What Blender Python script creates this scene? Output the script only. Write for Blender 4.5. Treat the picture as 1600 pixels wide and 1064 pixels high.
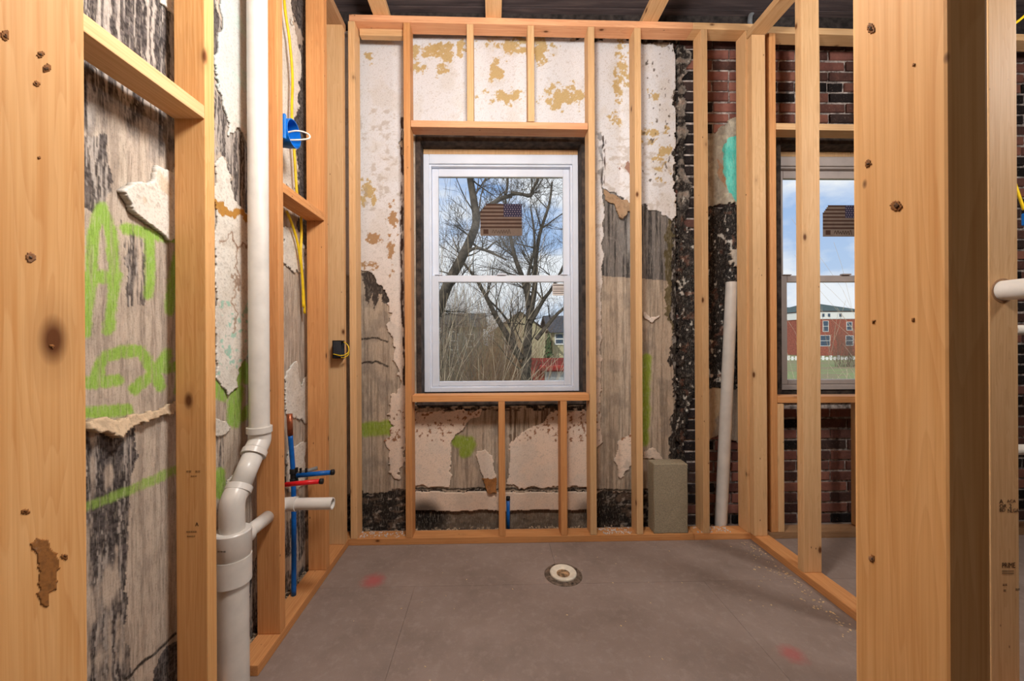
import bpy, bmesh, math, random
import numpy as np
from mathutils import Vector, Matrix
from mathutils.geometry import tessellate_polygon

random.seed(7)
for o in list(bpy.data.objects):
    bpy.data.objects.remove(o, do_unlink=True)
SC = bpy.context.scene
COL = SC.collection

# ------------------------------------------------------------------ camera
F, CX, CY, HC = 600.0, 782.25, 529.0, 1.185          # focal length / principal point in px of a 1600x1064 frame
YAW, ROLL = math.radians(1.17), math.radians(0.30)
_r0 = Vector((math.cos(YAW), -math.sin(YAW), 0)); _u0 = Vector((0, 0, 1))
CD = Vector((math.sin(YAW), math.cos(YAW), 0))
CU = _u0 * math.cos(ROLL) + _r0 * math.sin(ROLL)
CR = _r0 * math.cos(ROLL) - _u0 * math.sin(ROLL)
CP = Vector((0, 0, HC))
cd = bpy.data.cameras.new('camera'); cam = bpy.data.objects.new('camera', cd); COL.objects.link(cam)
cd.sensor_width = 36.0; cd.lens = F / 1600 * 36; cd.clip_start = 0.02; cd.clip_end = 500
cd.shift_x = (800 - CX) / 1600; cd.shift_y = -(532 - CY) / 1600
cam.matrix_world = Matrix(((CR.x, CU.x, -CD.x, CP.x), (CR.y, CU.y, -CD.y, CP.y), (CR.z, CU.z, -CD.z, CP.z), (0, 0, 0, 1)))
SC.camera = cam

# ------------------------------------------------------------------ view + world
vs = SC.view_settings
vs.view_transform = 'Standard'; vs.look = 'None'; vs.gamma = 1.0; vs.use_curve_mapping = False
vs.exposure = 0.0
W = bpy.data.worlds.new('sky'); SC.world = W; W.use_nodes = True
nt = W.node_tree; nt.nodes.clear()
def wn(t, **k):
    n = nt.nodes.new(t)
    for a, b in k.items(): setattr(n, a, b)
    return n
tc = wn('ShaderNodeTexCoord'); sep = wn('ShaderNodeSeparateXYZ'); nt.links.new(tc.outputs['Generated'], sep.inputs[0])
mp = wn('ShaderNodeMapping'); mp.inputs['Scale'].default_value = (1, 1, 2.0); mp.inputs['Location'].default_value = (0.35, 0.1, 0.4)
nt.links.new(tc.outputs['Generated'], mp.inputs[0])
nz = wn('ShaderNodeTexNoise'); nz.inputs['Scale'].default_value = 4.2; nz.inputs['Detail'].default_value = 7; nz.inputs['Roughness'].default_value = 0.55
nt.links.new(mp.outputs[0], nz.inputs['Vector'])
cr = wn('ShaderNodeValToRGB'); cr.color_ramp.elements[0].position = 0.38; cr.color_ramp.elements[1].position = 0.54
nt.links.new(nz.outputs[0], cr.inputs[0])
gr = wn('ShaderNodeValToRGB')
gr.color_ramp.elements[0].position = 0.0; gr.color_ramp.elements[0].color = (0.62, 0.74, 0.90, 1)
gr.color_ramp.elements[1].position = 0.55; gr.color_ramp.elements[1].color = (0.16, 0.38, 0.84, 1)
nt.links.new(sep.outputs[2], gr.inputs[0])
mx = wn('ShaderNodeMixRGB'); mx.inputs[2].default_value = (0.95, 0.965, 1.0, 1)
nt.links.new(cr.outputs[0], mx.inputs[0]); nt.links.new(gr.outputs[0], mx.inputs[1])
bg = wn('ShaderNodeBackground'); bg.inputs[1].default_value = 1.0; nt.links.new(mx.outputs[0], bg.inputs[0])
wo = wn('ShaderNodeOutputWorld'); nt.links.new(bg.outputs[0], wo.inputs[0])

def light(name, kind, loc, energy, color, **k):
    l = bpy.data.lights.new(name, kind); l.energy = energy; l.color = color
    for a, b in k.items(): setattr(l, a, b)
    o = bpy.data.objects.new(name, l); o.location = loc; COL.objects.link(o); return o
sun = light('sun', 'SUN', (0, 0, 20), 2.8, (1.0, 0.95, 0.88), angle=0.02)
sun.rotation_euler = (math.radians(52), 0, math.radians(-38))
UNSEEN_LAMPS = [((0.04, 0.80, 2.42), 106, 'bath'), ((2.55, 0.75, 2.45), 72, 'next'), ((0.2, -1.5, 2.4), 14, 'hall')]  # unseen sources; the next-room and hall ones are added fill
for p, e, n in UNSEEN_LAMPS:
    light('unseen_light_' + n, 'POINT', p, e, (1.0, 0.965, 0.925), shadow_soft_size=0.16)

# ------------------------------------------------------------------ projection helpers
def ray(px, py): return CD + CR * ((px - CX) / F) + CU * ((CY - py) / F)
def at(px, py, Y):                       # the world point seen at a pixel, on the plane y = Y
    d = ray(px, py); return CP + d * (Y / d.y)
def on_x(px, py, X):                     # ... on the plane x = X
    d = ray(px, py); return CP + d * (X / d.x)
def on_floor(px, py, z=0.0):
    d = ray(px, py); return CP + d * ((z - HC) / d.z)
def proj_np(x, y, z):
    z = z - HC
    de = x * CD.x + y * CD.y + z * CD.z
    return CX + F * (x * CR.x + y * CR.y + z * CR.z) / de, CY - F * (x * CU.x + y * CU.y + z * CU.z) / de

# ------------------------------------------------------------------ colour + noise helpers
def s2l(c): return tuple((v / 255 / 12.92) if v / 255 <= 0.04045 else ((v / 255 + 0.055) / 1.055) ** 2.4 for v in c)
def rgba(c): return (*s2l(c), 1)
def vnoise(x, y, seed=0):
    xi = np.floor(x).astype(np.int64); yi = np.floor(y).astype(np.int64)
    fx = x - xi; fy = y - yi; fx = fx * fx * (3 - 2 * fx); fy = fy * fy * (3 - 2 * fy)
    def h(a, b):
        n = (a * 374761393 + b * 668265263 + seed * 974634777) & 0xffffffff
        n = ((n ^ (n >> 13)) * 1274126177) & 0xffffffff
        return ((n ^ (n >> 16)) & 0xffff) / 65535.0
    return (h(xi, yi) * (1 - fx) + h(xi + 1, yi) * fx) * (1 - fy) + (h(xi, yi + 1) * (1 - fx) + h(xi + 1, yi + 1) * fx) * fy
def fbm(x, y, oct=4, seed=0):
    s = 0; a = 0.5; t = 0
    for i in range(oct):
        s = s + a * vnoise(x, y, seed + i * 17); t += a; a *= 0.5; x = x * 2.03 + 11.3; y = y * 2.03 + 5.7
    return s / t
def sm(a, b, v): t = np.clip((v - a) / (b - a), 0, 1); return t * t * (3 - 2 * t)
def inpoly(px, py, poly):
    m = np.zeros(px.shape, bool); n = len(poly); j = n - 1
    for i in range(n):
        xi, yi = poly[i]; xj, yj = poly[j]
        if yi != yj: m ^= ((yi > py) != (yj > py)) & (px < (xj - xi) * (py - yi) / (yj - yi) + xi)
        j = i
    return m
def dpoly(px, py, pts):
    d = np.full(px.shape, 1e9)
    for (ax, ay), (bx, by) in zip(pts[:-1], pts[1:]):
        vx, vy = bx - ax, by - ay; L = vx * vx + vy * vy + 1e-9
        t = np.clip(((px - ax) * vx + (py - ay) * vy) / L, 0, 1)
        d = np.minimum(d, np.hypot(px - ax - t * vx, py - ay - t * vy))
    return d
def lay(col, mask, c):                   # blend an sRGB colour (or array) over col by mask
    c = np.asarray(c, float)
    return col * (1 - mask[:, None]) + (c if c.ndim == 2 else c[None, :]) * mask[:, None]

# ------------------------------------------------------------------ materials
MATS = {}
class NM:
    def __init__(s, name, rough=0.8, metallic=0.0, spec=0.3):
        s.m = bpy.data.materials.new(name); s.m.use_nodes = True; s.t = s.m.node_tree
        s.b = s.t.nodes['Principled BSDF']; s.b.inputs['Roughness'].default_value = rough
        s.b.inputs['Metallic'].default_value = metallic; s.b.inputs['Specular IOR Level'].default_value = spec
        MATS[name] = s.m
    def n(s, t, **k):
        n = s.t.nodes.new(t)
        for a, b in k.items(): setattr(n, a, b)
        return n
    def l(s, a, b): s.t.links.new(a, b)
    def coords(s, out='Object', scale=(1, 1, 1), rand=False):
        c = s.n('ShaderNodeTexCoord'); m = s.n('ShaderNodeMapping'); m.inputs['Scale'].default_value = scale
        if rand:
            oi = s.n('ShaderNodeObjectInfo'); mu = s.n('ShaderNodeVectorMath', operation='MULTIPLY_ADD')
            cmb = s.n('ShaderNodeCombineXYZ')
            for i, f in enumerate((37.0, 53.0, 71.0)):
                k = s.n('ShaderNodeMath', operation='MULTIPLY'); k.inputs[1].default_value = f
                s.l(oi.outputs['Random'], k.inputs[0]); s.l(k.outputs[0], cmb.inputs[i])
            ad = s.n('ShaderNodeVectorMath', operation='ADD'); s.l(c.outputs[out], ad.inputs[0]); s.l(cmb.outputs[0], ad.inputs[1])
            s.l(ad.outputs[0], m.inputs[0])
        else: s.l(c.outputs[out], m.inputs[0])
        return m.outputs[0]
    def noise(s, vec, scale, detail=4, rough=0.55, dist=0):
        n = s.n('ShaderNodeTexNoise'); n.inputs['Scale'].default_value = scale; n.inputs['Detail'].default_value = detail
        n.inputs['Roughness'].default_value = rough; n.inputs['Distortion'].default_value = dist
        s.l(vec, n.inputs['Vector']); return n.outputs[0]
    def ramp(s, fac, stops):
        r = s.n('ShaderNodeValToRGB'); e = r.color_ramp.elements
        while len(e) < len(stops): e.new(0.5)
        for q, (p, c) in zip(e, stops): q.position = p; q.color = rgba(c) if max(c) > 1.01 else (*c, 1)
        s.l(fac, r.inputs[0]); return r.outputs[0]
    def mix(s, fac, a, b, mode='MIX'):
        n = s.n('ShaderNodeMixRGB', blend_type=mode)
        for i, v in zip((0, 1, 2), (fac, a, b)):
            if hasattr(v, 'links'): s.l(v, n.inputs[i])
            elif i == 0: n.inputs[0].default_value = v
            else: n.inputs[i].default_value = rgba(v) if max(v) > 1.01 else (*v, 1)
        return n.outputs[0]
    def bump(s, h, strength=0.4, dist=0.004):
        n = s.n('ShaderNodeBump'); n.inputs['Strength'].default_value = strength; n.inputs['Distance'].default_value = dist
        s.l(h, n.inputs['Height']); s.l(n.outputs[0], s.b.inputs['Normal'])
    def color(s, c):
        if hasattr(c, 'links'): s.l(c, s.b.inputs['Base Color'])
        else: s.b.inputs['Base Color'].default_value = rgba(c)
        return s.m

def wood(name, lo, mid, hi, kn_=1.0):
    q = NM(name, 0.62, 0, 0.25)
    v = q.coords('Object', (1, 1, 1), True)
    m1 = q.n('ShaderNodeMapping'); m1.inputs['Scale'].default_value = (9, 9, 0.55); q.l(v, m1.inputs[0])
    warp = q.noise(m1.outputs[0], 1.6, 3, 0.5, 0.6)
    rings = q.n('ShaderNodeMath', operation='MULTIPLY'); rings.inputs[1].default_value = 22.0; q.l(warp, rings.inputs[0])
    fr = q.n('ShaderNodeMath', operation='FRACT'); q.l(rings.outputs[0], fr.inputs[0])
    m2 = q.n('ShaderNodeMapping'); m2.inputs['Scale'].default_value = (160, 160, 3.0); q.l(v, m2.inputs[0])
    fine = q.noise(m2.outputs[0], 1.0, 3, 0.6)
    g = q.ramp(fr.outputs[0], [(0.0, hi), (0.55, mid), (0.93, lo), (1.0, hi)])
    c = q.mix(0.30, mid, g)
    c2 = q.mix(0.35, c, q.ramp(fine, [(0.3, lo), (0.6, hi)]))
    # knots
    m3 = q.n('ShaderNodeMapping'); m3.inputs['Scale'].default_value = (8, 8, 4.2); q.l(v, m3.inputs[0])
    vo = q.n('ShaderNodeTexVoronoi'); vo.inputs['Scale'].default_value = 1.0; q.l(m3.outputs[0], vo.inputs['Vector'])
    kn = q.ramp(vo.outputs['Distance'], [(0.035 * kn_, (1.0, 1.0, 1.0)), (0.055 * kn_, (0.6, 0.6, 0.6)), (0.075 * kn_, (0.16, 0.16, 0.16)), (0.15 * kn_, (0, 0, 0))])
    c3 = q.mix(kn, c2, (104, 60, 28))
    m5 = q.n('ShaderNodeMapping'); m5.inputs['Scale'].default_value = (17, 17, 9); m5.inputs['Location'].default_value = (3.3, 7.1, 1.9); q.l(v, m5.inputs[0])
    vp_ = q.n('ShaderNodeTexVoronoi'); vp_.inputs['Scale'].default_value = 1.0; q.l(m5.outputs[0], vp_.inputs['Vector'])
    c3 = q.mix(q.ramp(vp_.outputs['Distance'], [(0.03, (0.85, 0.85, 0.85)), (0.06, (0, 0, 0))]), c3, (104, 62, 34))
    m4 = q.n('ShaderNodeMapping'); m4.inputs['Scale'].default_value = (4, 4, 1.3); q.l(v, m4.inputs[0])
    blot = q.noise(m4.outputs[0], 1.0, 3)
    c4 = q.mix(q.ramp(blot, [(0.55, (0, 0, 0)), (0.8, (0.35, 0.35, 0.35))]), c3, tuple(int(x * 0.78) for x in mid))
    oi = q.n('ShaderNodeObjectInfo')
    hs = q.n('ShaderNodeHueSaturation'); mr = q.n('ShaderNodeMapRange'); mr.inputs[3].default_value = 0.88; mr.inputs[4].default_value = 1.08
    q.l(oi.outputs['Random'], mr.inputs[0]); q.l(mr.outputs[0], hs.inputs['Value']); q.l(c4, hs.inputs['Color'])
    q.color(hs.outputs[0]); q.bump(fine, 0.25, 0.001)
wood('wood_pale', (194, 144, 94), (220, 175, 124), (234, 196, 150), 1.2)
wood('wood_orange', (180, 112, 64), (209, 145, 89), (226, 170, 114))
wood('wood_red', (190, 118, 78), (222, 160, 116), (234, 184, 142))
wood('wood_post', (198, 134, 74), (221, 164, 101), (235, 188, 132), 1.7)
wood('wood_dirty', (132, 98, 68), (168, 128, 92), (190, 152, 116))

def simple(name, c, rough=0.6, var=0.12, scale=30, metallic=0, spec=0.3, bump=0.0, lo=None):
    q = NM(name, rough, metallic, spec); v = q.coords('Object')
    n = q.noise(v, scale, 4)
    d = lo or tuple(x * (1 - var) for x in c); u = tuple(min(255, x * (1 + var)) for x in c)
    q.color(q.ramp(n, [(0.35, d), (0.65, u)]))
    if bump: q.bump(n, bump)
    return q.m
simple('pvc', (214, 209, 202), 0.32, 0.03, 12, spec=0.45)
simple('pvc_dirty', (205, 196, 184), 0.5, 0.10, 14)
simple('pex_blue', (14, 92, 172), 0.35, 0.06, 40)
simple('pex_red', (206, 28, 34), 0.35, 0.06, 40)
simple('pex_grey', (120, 116, 112), 0.4, 0.06, 40)
simple('copper', (150, 84, 56), 0.35, 0.12, 40, metallic=0.6)
simple('black_plastic', (28, 26, 26), 0.5, 0.1)
simple('blue_plastic', (18, 112, 205), 0.4, 0.05)
simple('box_grey', (52, 54, 58), 0.5, 0.1)
simple('cable_yellow', (222, 186, 30), 0.45, 0.06)
simple('wire_white', (222, 216, 205), 0.4, 0.04)
simple('concrete_block', (152, 140, 118), 0.95, 0.08, 160, spec=0.1, bump=0.7)
simple('vinyl_white', (222, 228, 240), 0.35, 0.01, 10, spec=0.4)
simple('vinyl_shaded', (176, 164, 158), 0.4, 0.03, 10, spec=0.4)  # white vinyl with the second window's shade put into its colour
simple('old_frame', (62, 52, 46), 0.85, 0.35, 24, bump=0.3)
simple('drain_metal', (118, 104, 92), 0.45, 0.25, 60, metallic=0.5)
simple('drain_white', (226, 216, 198), 0.5, 0.05, 30)
simple('drain_rust', (150, 120, 90), 0.9, 0.35, 60)
simple('ink', (58, 36, 20), 0.8, 0.05)
simple('rubble', (150, 132, 112), 0.95, 0.4, 90)
simple('shavings', (206, 178, 136), 0.8, 0.12, 40)
simple('mortar', (158, 148, 142), 0.95, 0.20, 45, bump=0.5, lo=(92, 85, 82))
simple('mortar_pale', (168, 160, 154), 0.95, 0.25, 45, bump=0.5)
simple('masonry_dark', (52, 46, 44), 0.95, 0.3, 30, bump=0.5)
simple('cord_dark', (30, 30, 30), 0.6, 0.05)
simple('flag_tan', (114, 98, 87), 0.8, 0.03)
simple('flag_dark', (68, 44, 33), 0.8, 0.04)
simple('flag_blue', (46, 42, 66), 0.8, 0.05)
simple('flag_star', (176, 160, 160), 0.8, 0.03)
simple('label_white', (214, 208, 204), 0.7, 0.03)
simple('conduit_grey', (150, 154, 158), 0.4, 0.08, metallic=0.3)
simple('bark', (112, 96, 82), 0.95, 0.3, 9)
simple('bark_dark', (78, 70, 60), 0.95, 0.25, 6)
simple('stem_pale', (178, 160, 134), 0.9, 0.15, 6)
simple('stem_brown', (136, 108, 84), 0.9, 0.2, 6)
simple('siding_yellow', (178, 168, 134), 0.85, 0.05, 2)
simple('brush_green', (138, 132, 104), .95, .2, 6)
simple('siding_grey', (120, 122, 126), 0.85, 0.06, 2)
simple('roof_grey', (104, 104, 108), 0.9, 0.12, 5)
simple('roof_green', (72, 84, 82), 0.9, 0.12, 5)
simple('far_brick', (150, 86, 70), 0.9, 0.12, 3)
simple('shed_red', (166, 66, 56), 0.9, 0.10, 3)
simple('trim_white', (226, 224, 218), 0.7, 0.03)
simple('far_glass', (70, 84, 100), 0.2, 0.1)
simple('shed_door', (186, 190, 192), 0.7, 0.05)
simple('needles', (58, 78, 48), 0.95, 0.3, 8)
simple('rust_leaf', (156, 122, 100), 0.95, 0.25, 8)
q = NM('flaked_black', .9); v = q.coords('Object', (1, 1, .35)); n = q.noise(v, 26, 5, .65, .5)
q.color(q.ramp(n, [(0.0, (26, 23, 22)), (0.53, (44, 38, 35)), (0.57, (196, 188, 176)), (0.8, (206, 198, 184))])); q.bump(n, .5, .006)
# lamp glass (gives off light)
q = NM('frosted_bulb', 0.3); q.color((245, 240, 230)); q.b.inputs['Emission Color'].default_value = (1, .9, .78, 1); q.b.inputs['Emission Strength'].default_value = 3.0
# ceiling boards
q = NM('ceiling_board', 0.85); v = q.coords('Object', (1.2, 14, 14), True); n = q.noise(v, 2.0, 6, 0.6, 0.4)
q.color(q.ramp(n, [(0.3, (62, 54, 56)), (0.55, (92, 80, 80)), (0.8, (126, 110, 104))])); q.bump(n, 0.4)
# floor
q = NM('floor_sheet', 0.85, 0, 0.2); v = q.coords('Object')
n1 = q.noise(v, 3.0, 5, 0.6); n2 = q.noise(v, 260, 2, 0.7); n3 = q.noise(v, 26, 5, 0.7)
c = q.ramp(n1, [(0.3, (128, 112, 103)), (0.7, (150, 133, 124))])
c = q.mix(q.ramp(n3, [(0.5, (0, 0, 0)), (0.75, (0.5, 0.5, 0.5))]), c, (164, 149, 140))
c = q.mix(q.ramp(n2, [(0.62, (0, 0, 0)), (0.72, (0.35, 0.35, 0.35))]), c, (178, 162, 146))
for (sx, sy), rr in ((on_floor(583, 907).xy, 0.075), (on_floor(1238, 1022).xy, 0.06)):
    geo = q.n('ShaderNodeNewGeometry'); d = q.n('ShaderNodeVectorMath', operation='DISTANCE'); q.l(geo.outputs['Position'], d.inputs[0])
    d.inputs[1].default_value = (sx, sy, 0.0)
    ad = q.n('ShaderNodeMath', operation='MULTIPLY_ADD'); q.l(n3, ad.inputs[0]); ad.inputs[1].default_value = rr * 0.8; q.l(d.outputs['Value'], ad.inputs[2])
    c = q.mix(q.ramp(ad.outputs[0], [(rr * 0.65, (rr * 7, rr * 7, rr * 7)), (rr * 1.35, (0, 0, 0))]), c, (190, 56, 66))
q.color(c); q.bump(n2, 0.15, 0.001)
# bricks
def brick_mat(name, stops):
    q = NM(name, 0.92, 0, 0.15); v = q.coords('Object', (1, 1, 1), True)
    n = q.noise(v, 16, 5, 0.65); f = q.noise(v, 110, 3, 0.6)
    oi = q.n('ShaderNodeObjectInfo')
    k = q.mix(0.5, n, oi.outputs['Random'])
    c = q.ramp(k, stops); c = q.mix(q.ramp(f, [(0.6, (0, 0, 0)), (0.75, (0.4, 0.4, 0.4))]), c, (150, 128, 118))
    q.color(c); q.bump(f, 0.5, 0.003)
brick_mat('brick_red', [(0.25, (98, 66, 60)), (0.5, (132, 86, 76)), (0.75, (160, 108, 94))])
brick_mat('brick_brown', [(0.25, (70, 50, 46)), (0.5, (104, 70, 62)), (0.75, (136, 90, 76))])
brick_mat('brick_char', [(0.25, (20, 18, 18)), (0.55, (40, 34, 34)), (0.8, (66, 50, 46))])
# plaster painted by vertex colour (its stains, layers, spray paint, and lightening against lamp falloff) with fine grain
def plaster_mat(name, fine=220, b=0.35, rough=0.9, streaks=False):
    q = NM(name, rough, 0, 0.15)
    a = q.n('ShaderNodeVertexColor', layer_name='Col'); v = q.coords('Object')
    n = q.noise(v, fine, 3, 0.7); m = q.noise(v, 34, 5, 0.65)
    c = q.mix(q.ramp(n, [(0.3, (0.28, 0.28, 0.28)), (0.5, (0, 0, 0))]), a.outputs[0], (60, 52, 46))
    c = q.mix(q.ramp(m, [(0.58, (0, 0, 0)), (0.8, (0.22, 0.22, 0.22))]), c, (230, 222, 212))
    if streaks:
        sv = q.coords('Object', (260, 260, 26)); s1_ = q.noise(sv, 1.0, 4, 0.65, 0.3)
        c = q.mix(q.ramp(s1_, [(0.34, (0.34, 0.34, 0.34)), (0.48, (0, 0, 0))]), c, (74, 64, 56))
        c = q.mix(q.ramp(s1_, [(0.54, (0, 0, 0)), (0.66, (0.32, 0.32, 0.32))]), c, (206, 192, 174))
    q.color(c); q.bump(n, b, 0.002)
plaster_mat('plaster_base', streaks=True); plaster_mat('plaster_finish', 150, 0.18, 0.75)
# glass
q = NM('window_glass', 0.1); t = q.t
tr = q.n('ShaderNodeBsdfTransparent'); tr.inputs[0].default_value = (0.95, 0.965, 0.97, 1)
gl = q.n('ShaderNodeBsdfGlossy'); gl.inputs['Roughness'].default_value = 0.3
ms = q.n('ShaderNodeMixShader'); ms.inputs[0].default_value = 0.003
q.l(tr.outputs[0], ms.inputs[1]); q.l(gl.outputs[0], ms.inputs[2]); q.l(ms.outputs[0], t.nodes['Material Output'].inputs[0])
# lawn / leaf litter
q = NM('ground_cover', 0.95); v = q.coords('Object'); n = q.noise(v, 0.25, 5); f = q.noise(v, 5, 4)
c = q.ramp(n, [(0.4, (128, 112, 84)), (0.6, (118, 142, 80))]); q.color(q.mix(0.35, c, q.ramp(f, [(0.35, (92, 86, 62)), (0.7, (176, 160, 124))])))

# ------------------------------------------------------------------ object helpers
def tag(o, label=None, cat=None, group=None, kind=None):
    if label: o['label'] = label
    if cat: o['category'] = cat
    if group: o['group'] = group
    if kind: o['kind'] = kind
    return o
def link(name, me, mat=None, parent=None, loc=None):
    o = bpy.data.objects.new(name, me); COL.objects.link(o)
    if mat and me is not None:
        for m in (mat if isinstance(mat, (list, tuple)) else [mat]): me.materials.append(MATS[m])
    if loc is not None: o.location = loc
    if parent: adopt(o, parent)
    return o
def adopt(o, p):
    root = Vector((0, 0, 0)); q = p
    while q: root += q.location if not q.get('_free') else Vector(); q = q.parent
    o.parent = p; o.matrix_parent_inverse = Matrix.Translation(-p.location) if p.type == 'EMPTY' else p.matrix_basis.inverted()
def thing(name, loc, label, cat, group=None):
    o = bpy.data.objects.new(name, None); o.location = loc; o.empty_display_size = 0.05; COL.objects.link(o)
    return tag(o, label, cat, group)
def bm_mesh(bm, name, smooth=False):
    me = bpy.data.meshes.new(name); bm.normal_update(); bm.to_mesh(me); bm.free()
    if smooth: me.polygons.foreach_set('use_smooth', [True] * len(me.polygons))
    return me
def box_bm(bm, x0, x1, y0, y1, z0, z1):
    v = [bm.verts.new((x, y, z)) for z in (z0, z1) for y in (y0, y1) for x in (x0, x1)]
    for f in ((0, 2, 3, 1), (4, 5, 7, 6), (0, 1, 5, 4), (2, 6, 7, 3), (0, 4, 6, 2), (1, 3, 7, 5)): bm.faces.new([v[i] for i in f])
def boxes(name, lst, mat, parent=None, bevel=0.0, seg=1):
    bm = bmesh.new()
    for b in lst: box_bm(bm, *b)
    if bevel: bmesh.ops.bevel(bm, geom=list(bm.edges), offset=bevel, segments=seg, affect='EDGES', profile=0.6)
    return link(name, bm_mesh(bm, name), mat, parent)
def beam(name, p0, p1, w, t, mat, parent=None, xdir=(1, 0, 0), bevel=0.003):
    """a sawn board: local z runs along the grain, w along xdir, t across"""
    p0, p1 = Vector(p0), Vector(p1); d = p1 - p0; L = d.length; z = d.normalized()
    x = Vector(xdir); x = (x - z * x.dot(z)).normalized(); y = z.cross(x)
    bm = bmesh.new(); box_bm(bm, -w / 2, w / 2, -t / 2, t / 2, -L / 2, L / 2)
    bmesh.ops.bevel(bm, geom=list(bm.edges), offset=bevel, segments=2, affect='EDGES', profile=0.6)
    o = link(name, bm_mesh(bm, name), mat)
    c = (p0 + p1) / 2
    M = Matrix(((x.x, y.x, z.x, c.x), (x.y, y.y, z.y, c.y), (x.z, y.z, z.z, c.z), (0, 0, 0, 1)))
    o.matrix_basis = M
    if parent:
        o.parent = parent; o.matrix_parent_inverse = Matrix.Translation(-parent.location)
    return o
def upright(name, x0, x1, y0, y1, z0, z1, mat, parent):
    return beam(name, ((x0 + x1) / 2, (y0 + y1) / 2, z0), ((x0 + x1) / 2, (y0 + y1) / 2, z1), x1 - x0, y1 - y0, mat, parent)
def tube_bm(bm, pts, rad, sides=12, caps=True):
    pts = [Vector(p) for p in pts]; n = len(pts)
    rad = rad if isinstance(rad, (list, tuple)) else [rad] * n
    prev = None; rings = []
    for i, p in enumerate(pts):
        t = (pts[min(i + 1, n - 1)] - pts[max(i - 1, 0)]).normalized()
        if prev is None:
            a = Vector((0, 0, 1)) if abs(t.z) < 0.9 else Vector((1, 0, 0)); x = t.cross(a).normalized()
        else: x = (prev - t * prev.dot(t)).normalized()
        prev = x; y = t.cross(x)
        rings.append([bm.verts.new(p + (x * math.cos(k * 2 * math.pi / sides) + y * math.sin(k * 2 * math.pi / sides)) * rad[i]) for k in range(sides)])
    for a, b in zip(rings[:-1], rings[1:]):
        for k in range(sides): bm.faces.new((a[k], a[(k + 1) % sides], b[(k + 1) % sides], b[k]))
    if caps: bm.faces.new(rings[0][::-1]); bm.faces.new(rings[-1])
def spline(pts, n=8):
    P = [Vector(p) for p in pts]; out = []
    for i in range(len(P) - 1):
        a = P[max(i - 1, 0)]; b = P[i]; c = P[i + 1]; d = P[min(i + 2, len(P) - 1)]
        for k in range(n):
            t = k / n; out.append(0.5 * ((2 * b) + (c - a) * t + (2 * a - 5 * b + 4 * c - d) * t * t + (3 * b - a - 3 * c + d) * t ** 3))
    out.append(P[-1]); return out
def tube(name, pts, rad, mat, parent=None, sides=16, caps=True):
    bm = bmesh.new(); tube_bm(bm, pts, rad, sides, caps); return link(name, bm_mesh(bm, name, True), mat, parent)
def lathe(name, prof, mat, parent=None, origin=(0, 0, 0), axis=(0, 0, 1), sides=32):
    z = Vector(axis).normalized(); a = Vector((1, 0, 0)) if abs(z.x) < 0.9 else Vector((0, 1, 0))
    x = a.cross(z).normalized(); y = z.cross(x); O = Vector(origin); bm = bmesh.new(); rings = []
    for r, h in prof: rings.append([bm.verts.new(O + z * h + (x * math.cos(k * 2 * math.pi / sides) + y * math.sin(k * 2 * math.pi / sides)) * max(r, 1e-4)) for k in range(sides)])
    for p, q in zip(rings[:-1], rings[1:]):
        for k in range(sides): bm.faces.new((p[k], p[(k + 1) % sides], q[(k + 1) % sides], q[k]))
    bmesh.ops.recalc_face_normals(bm, faces=bm.faces)
    me = bm_mesh(bm, name, True)
    o = link(name, me, mat, parent); sharp(o); return o
def sharp(o, ang=40):
    try: o.data.set_sharp_from_angle(angle=math.radians(ang))
    except Exception: pass
def pipe(name, p0, p1, r, mat, parent=None, wall=0.005, sides=28):       # hollow straight pipe
    p0, p1 = Vector(p0), Vector(p1); L = (p1 - p0).length
    return lathe(name, [(r - wall, 0), (r, 0), (r, L), (r - wall, L), (r - wall, 0)], mat, parent, p0, p1 - p0, sides)
def text_mesh(name, body, size, mat, parent, M, align='LEFT'):
    c = bpy.data.curves.new(name, 'FONT'); c.body = body; c.size = size; c.align_x = align; c.resolution_u = 3; c.extrude = 0.0001
    t = bpy.data.objects.new(name, c); COL.objects.link(t)
    me = bpy.data.meshes.new_from_object(t.evaluated_get(bpy.context.evaluated_depsgraph_get()))
    bpy.data.objects.remove(t, do_unlink=True); me.materials.clear()
    o = link(name, me, mat); o.matrix_basis = M
    if parent:
        o.parent = parent; o.matrix_parent_inverse = parent.matrix_basis.inverted() if parent.parent is None else (parent.matrix_parent_inverse @ parent.matrix_basis).inverted() @ Matrix.Translation(-parent.parent.location)
    return o

# ------------------------------------------------------------------ main dimensions
YF, YB = 2.222, 2.311          # back framing: front and rear of the studs
YP = 2.385                     # plaster face of the outer (back) masonry wall
YBR = 2.402                    # brick face
XL0, XL1 = -0.833, -0.922      # left framing: room side / wall side
XP = -0.955                    # plaster face of the left wall
XR0, XR1 = 1.506, 1.595        # right partition
ZC = 3.20                      # ceiling deck
TH = 0.0381

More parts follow.
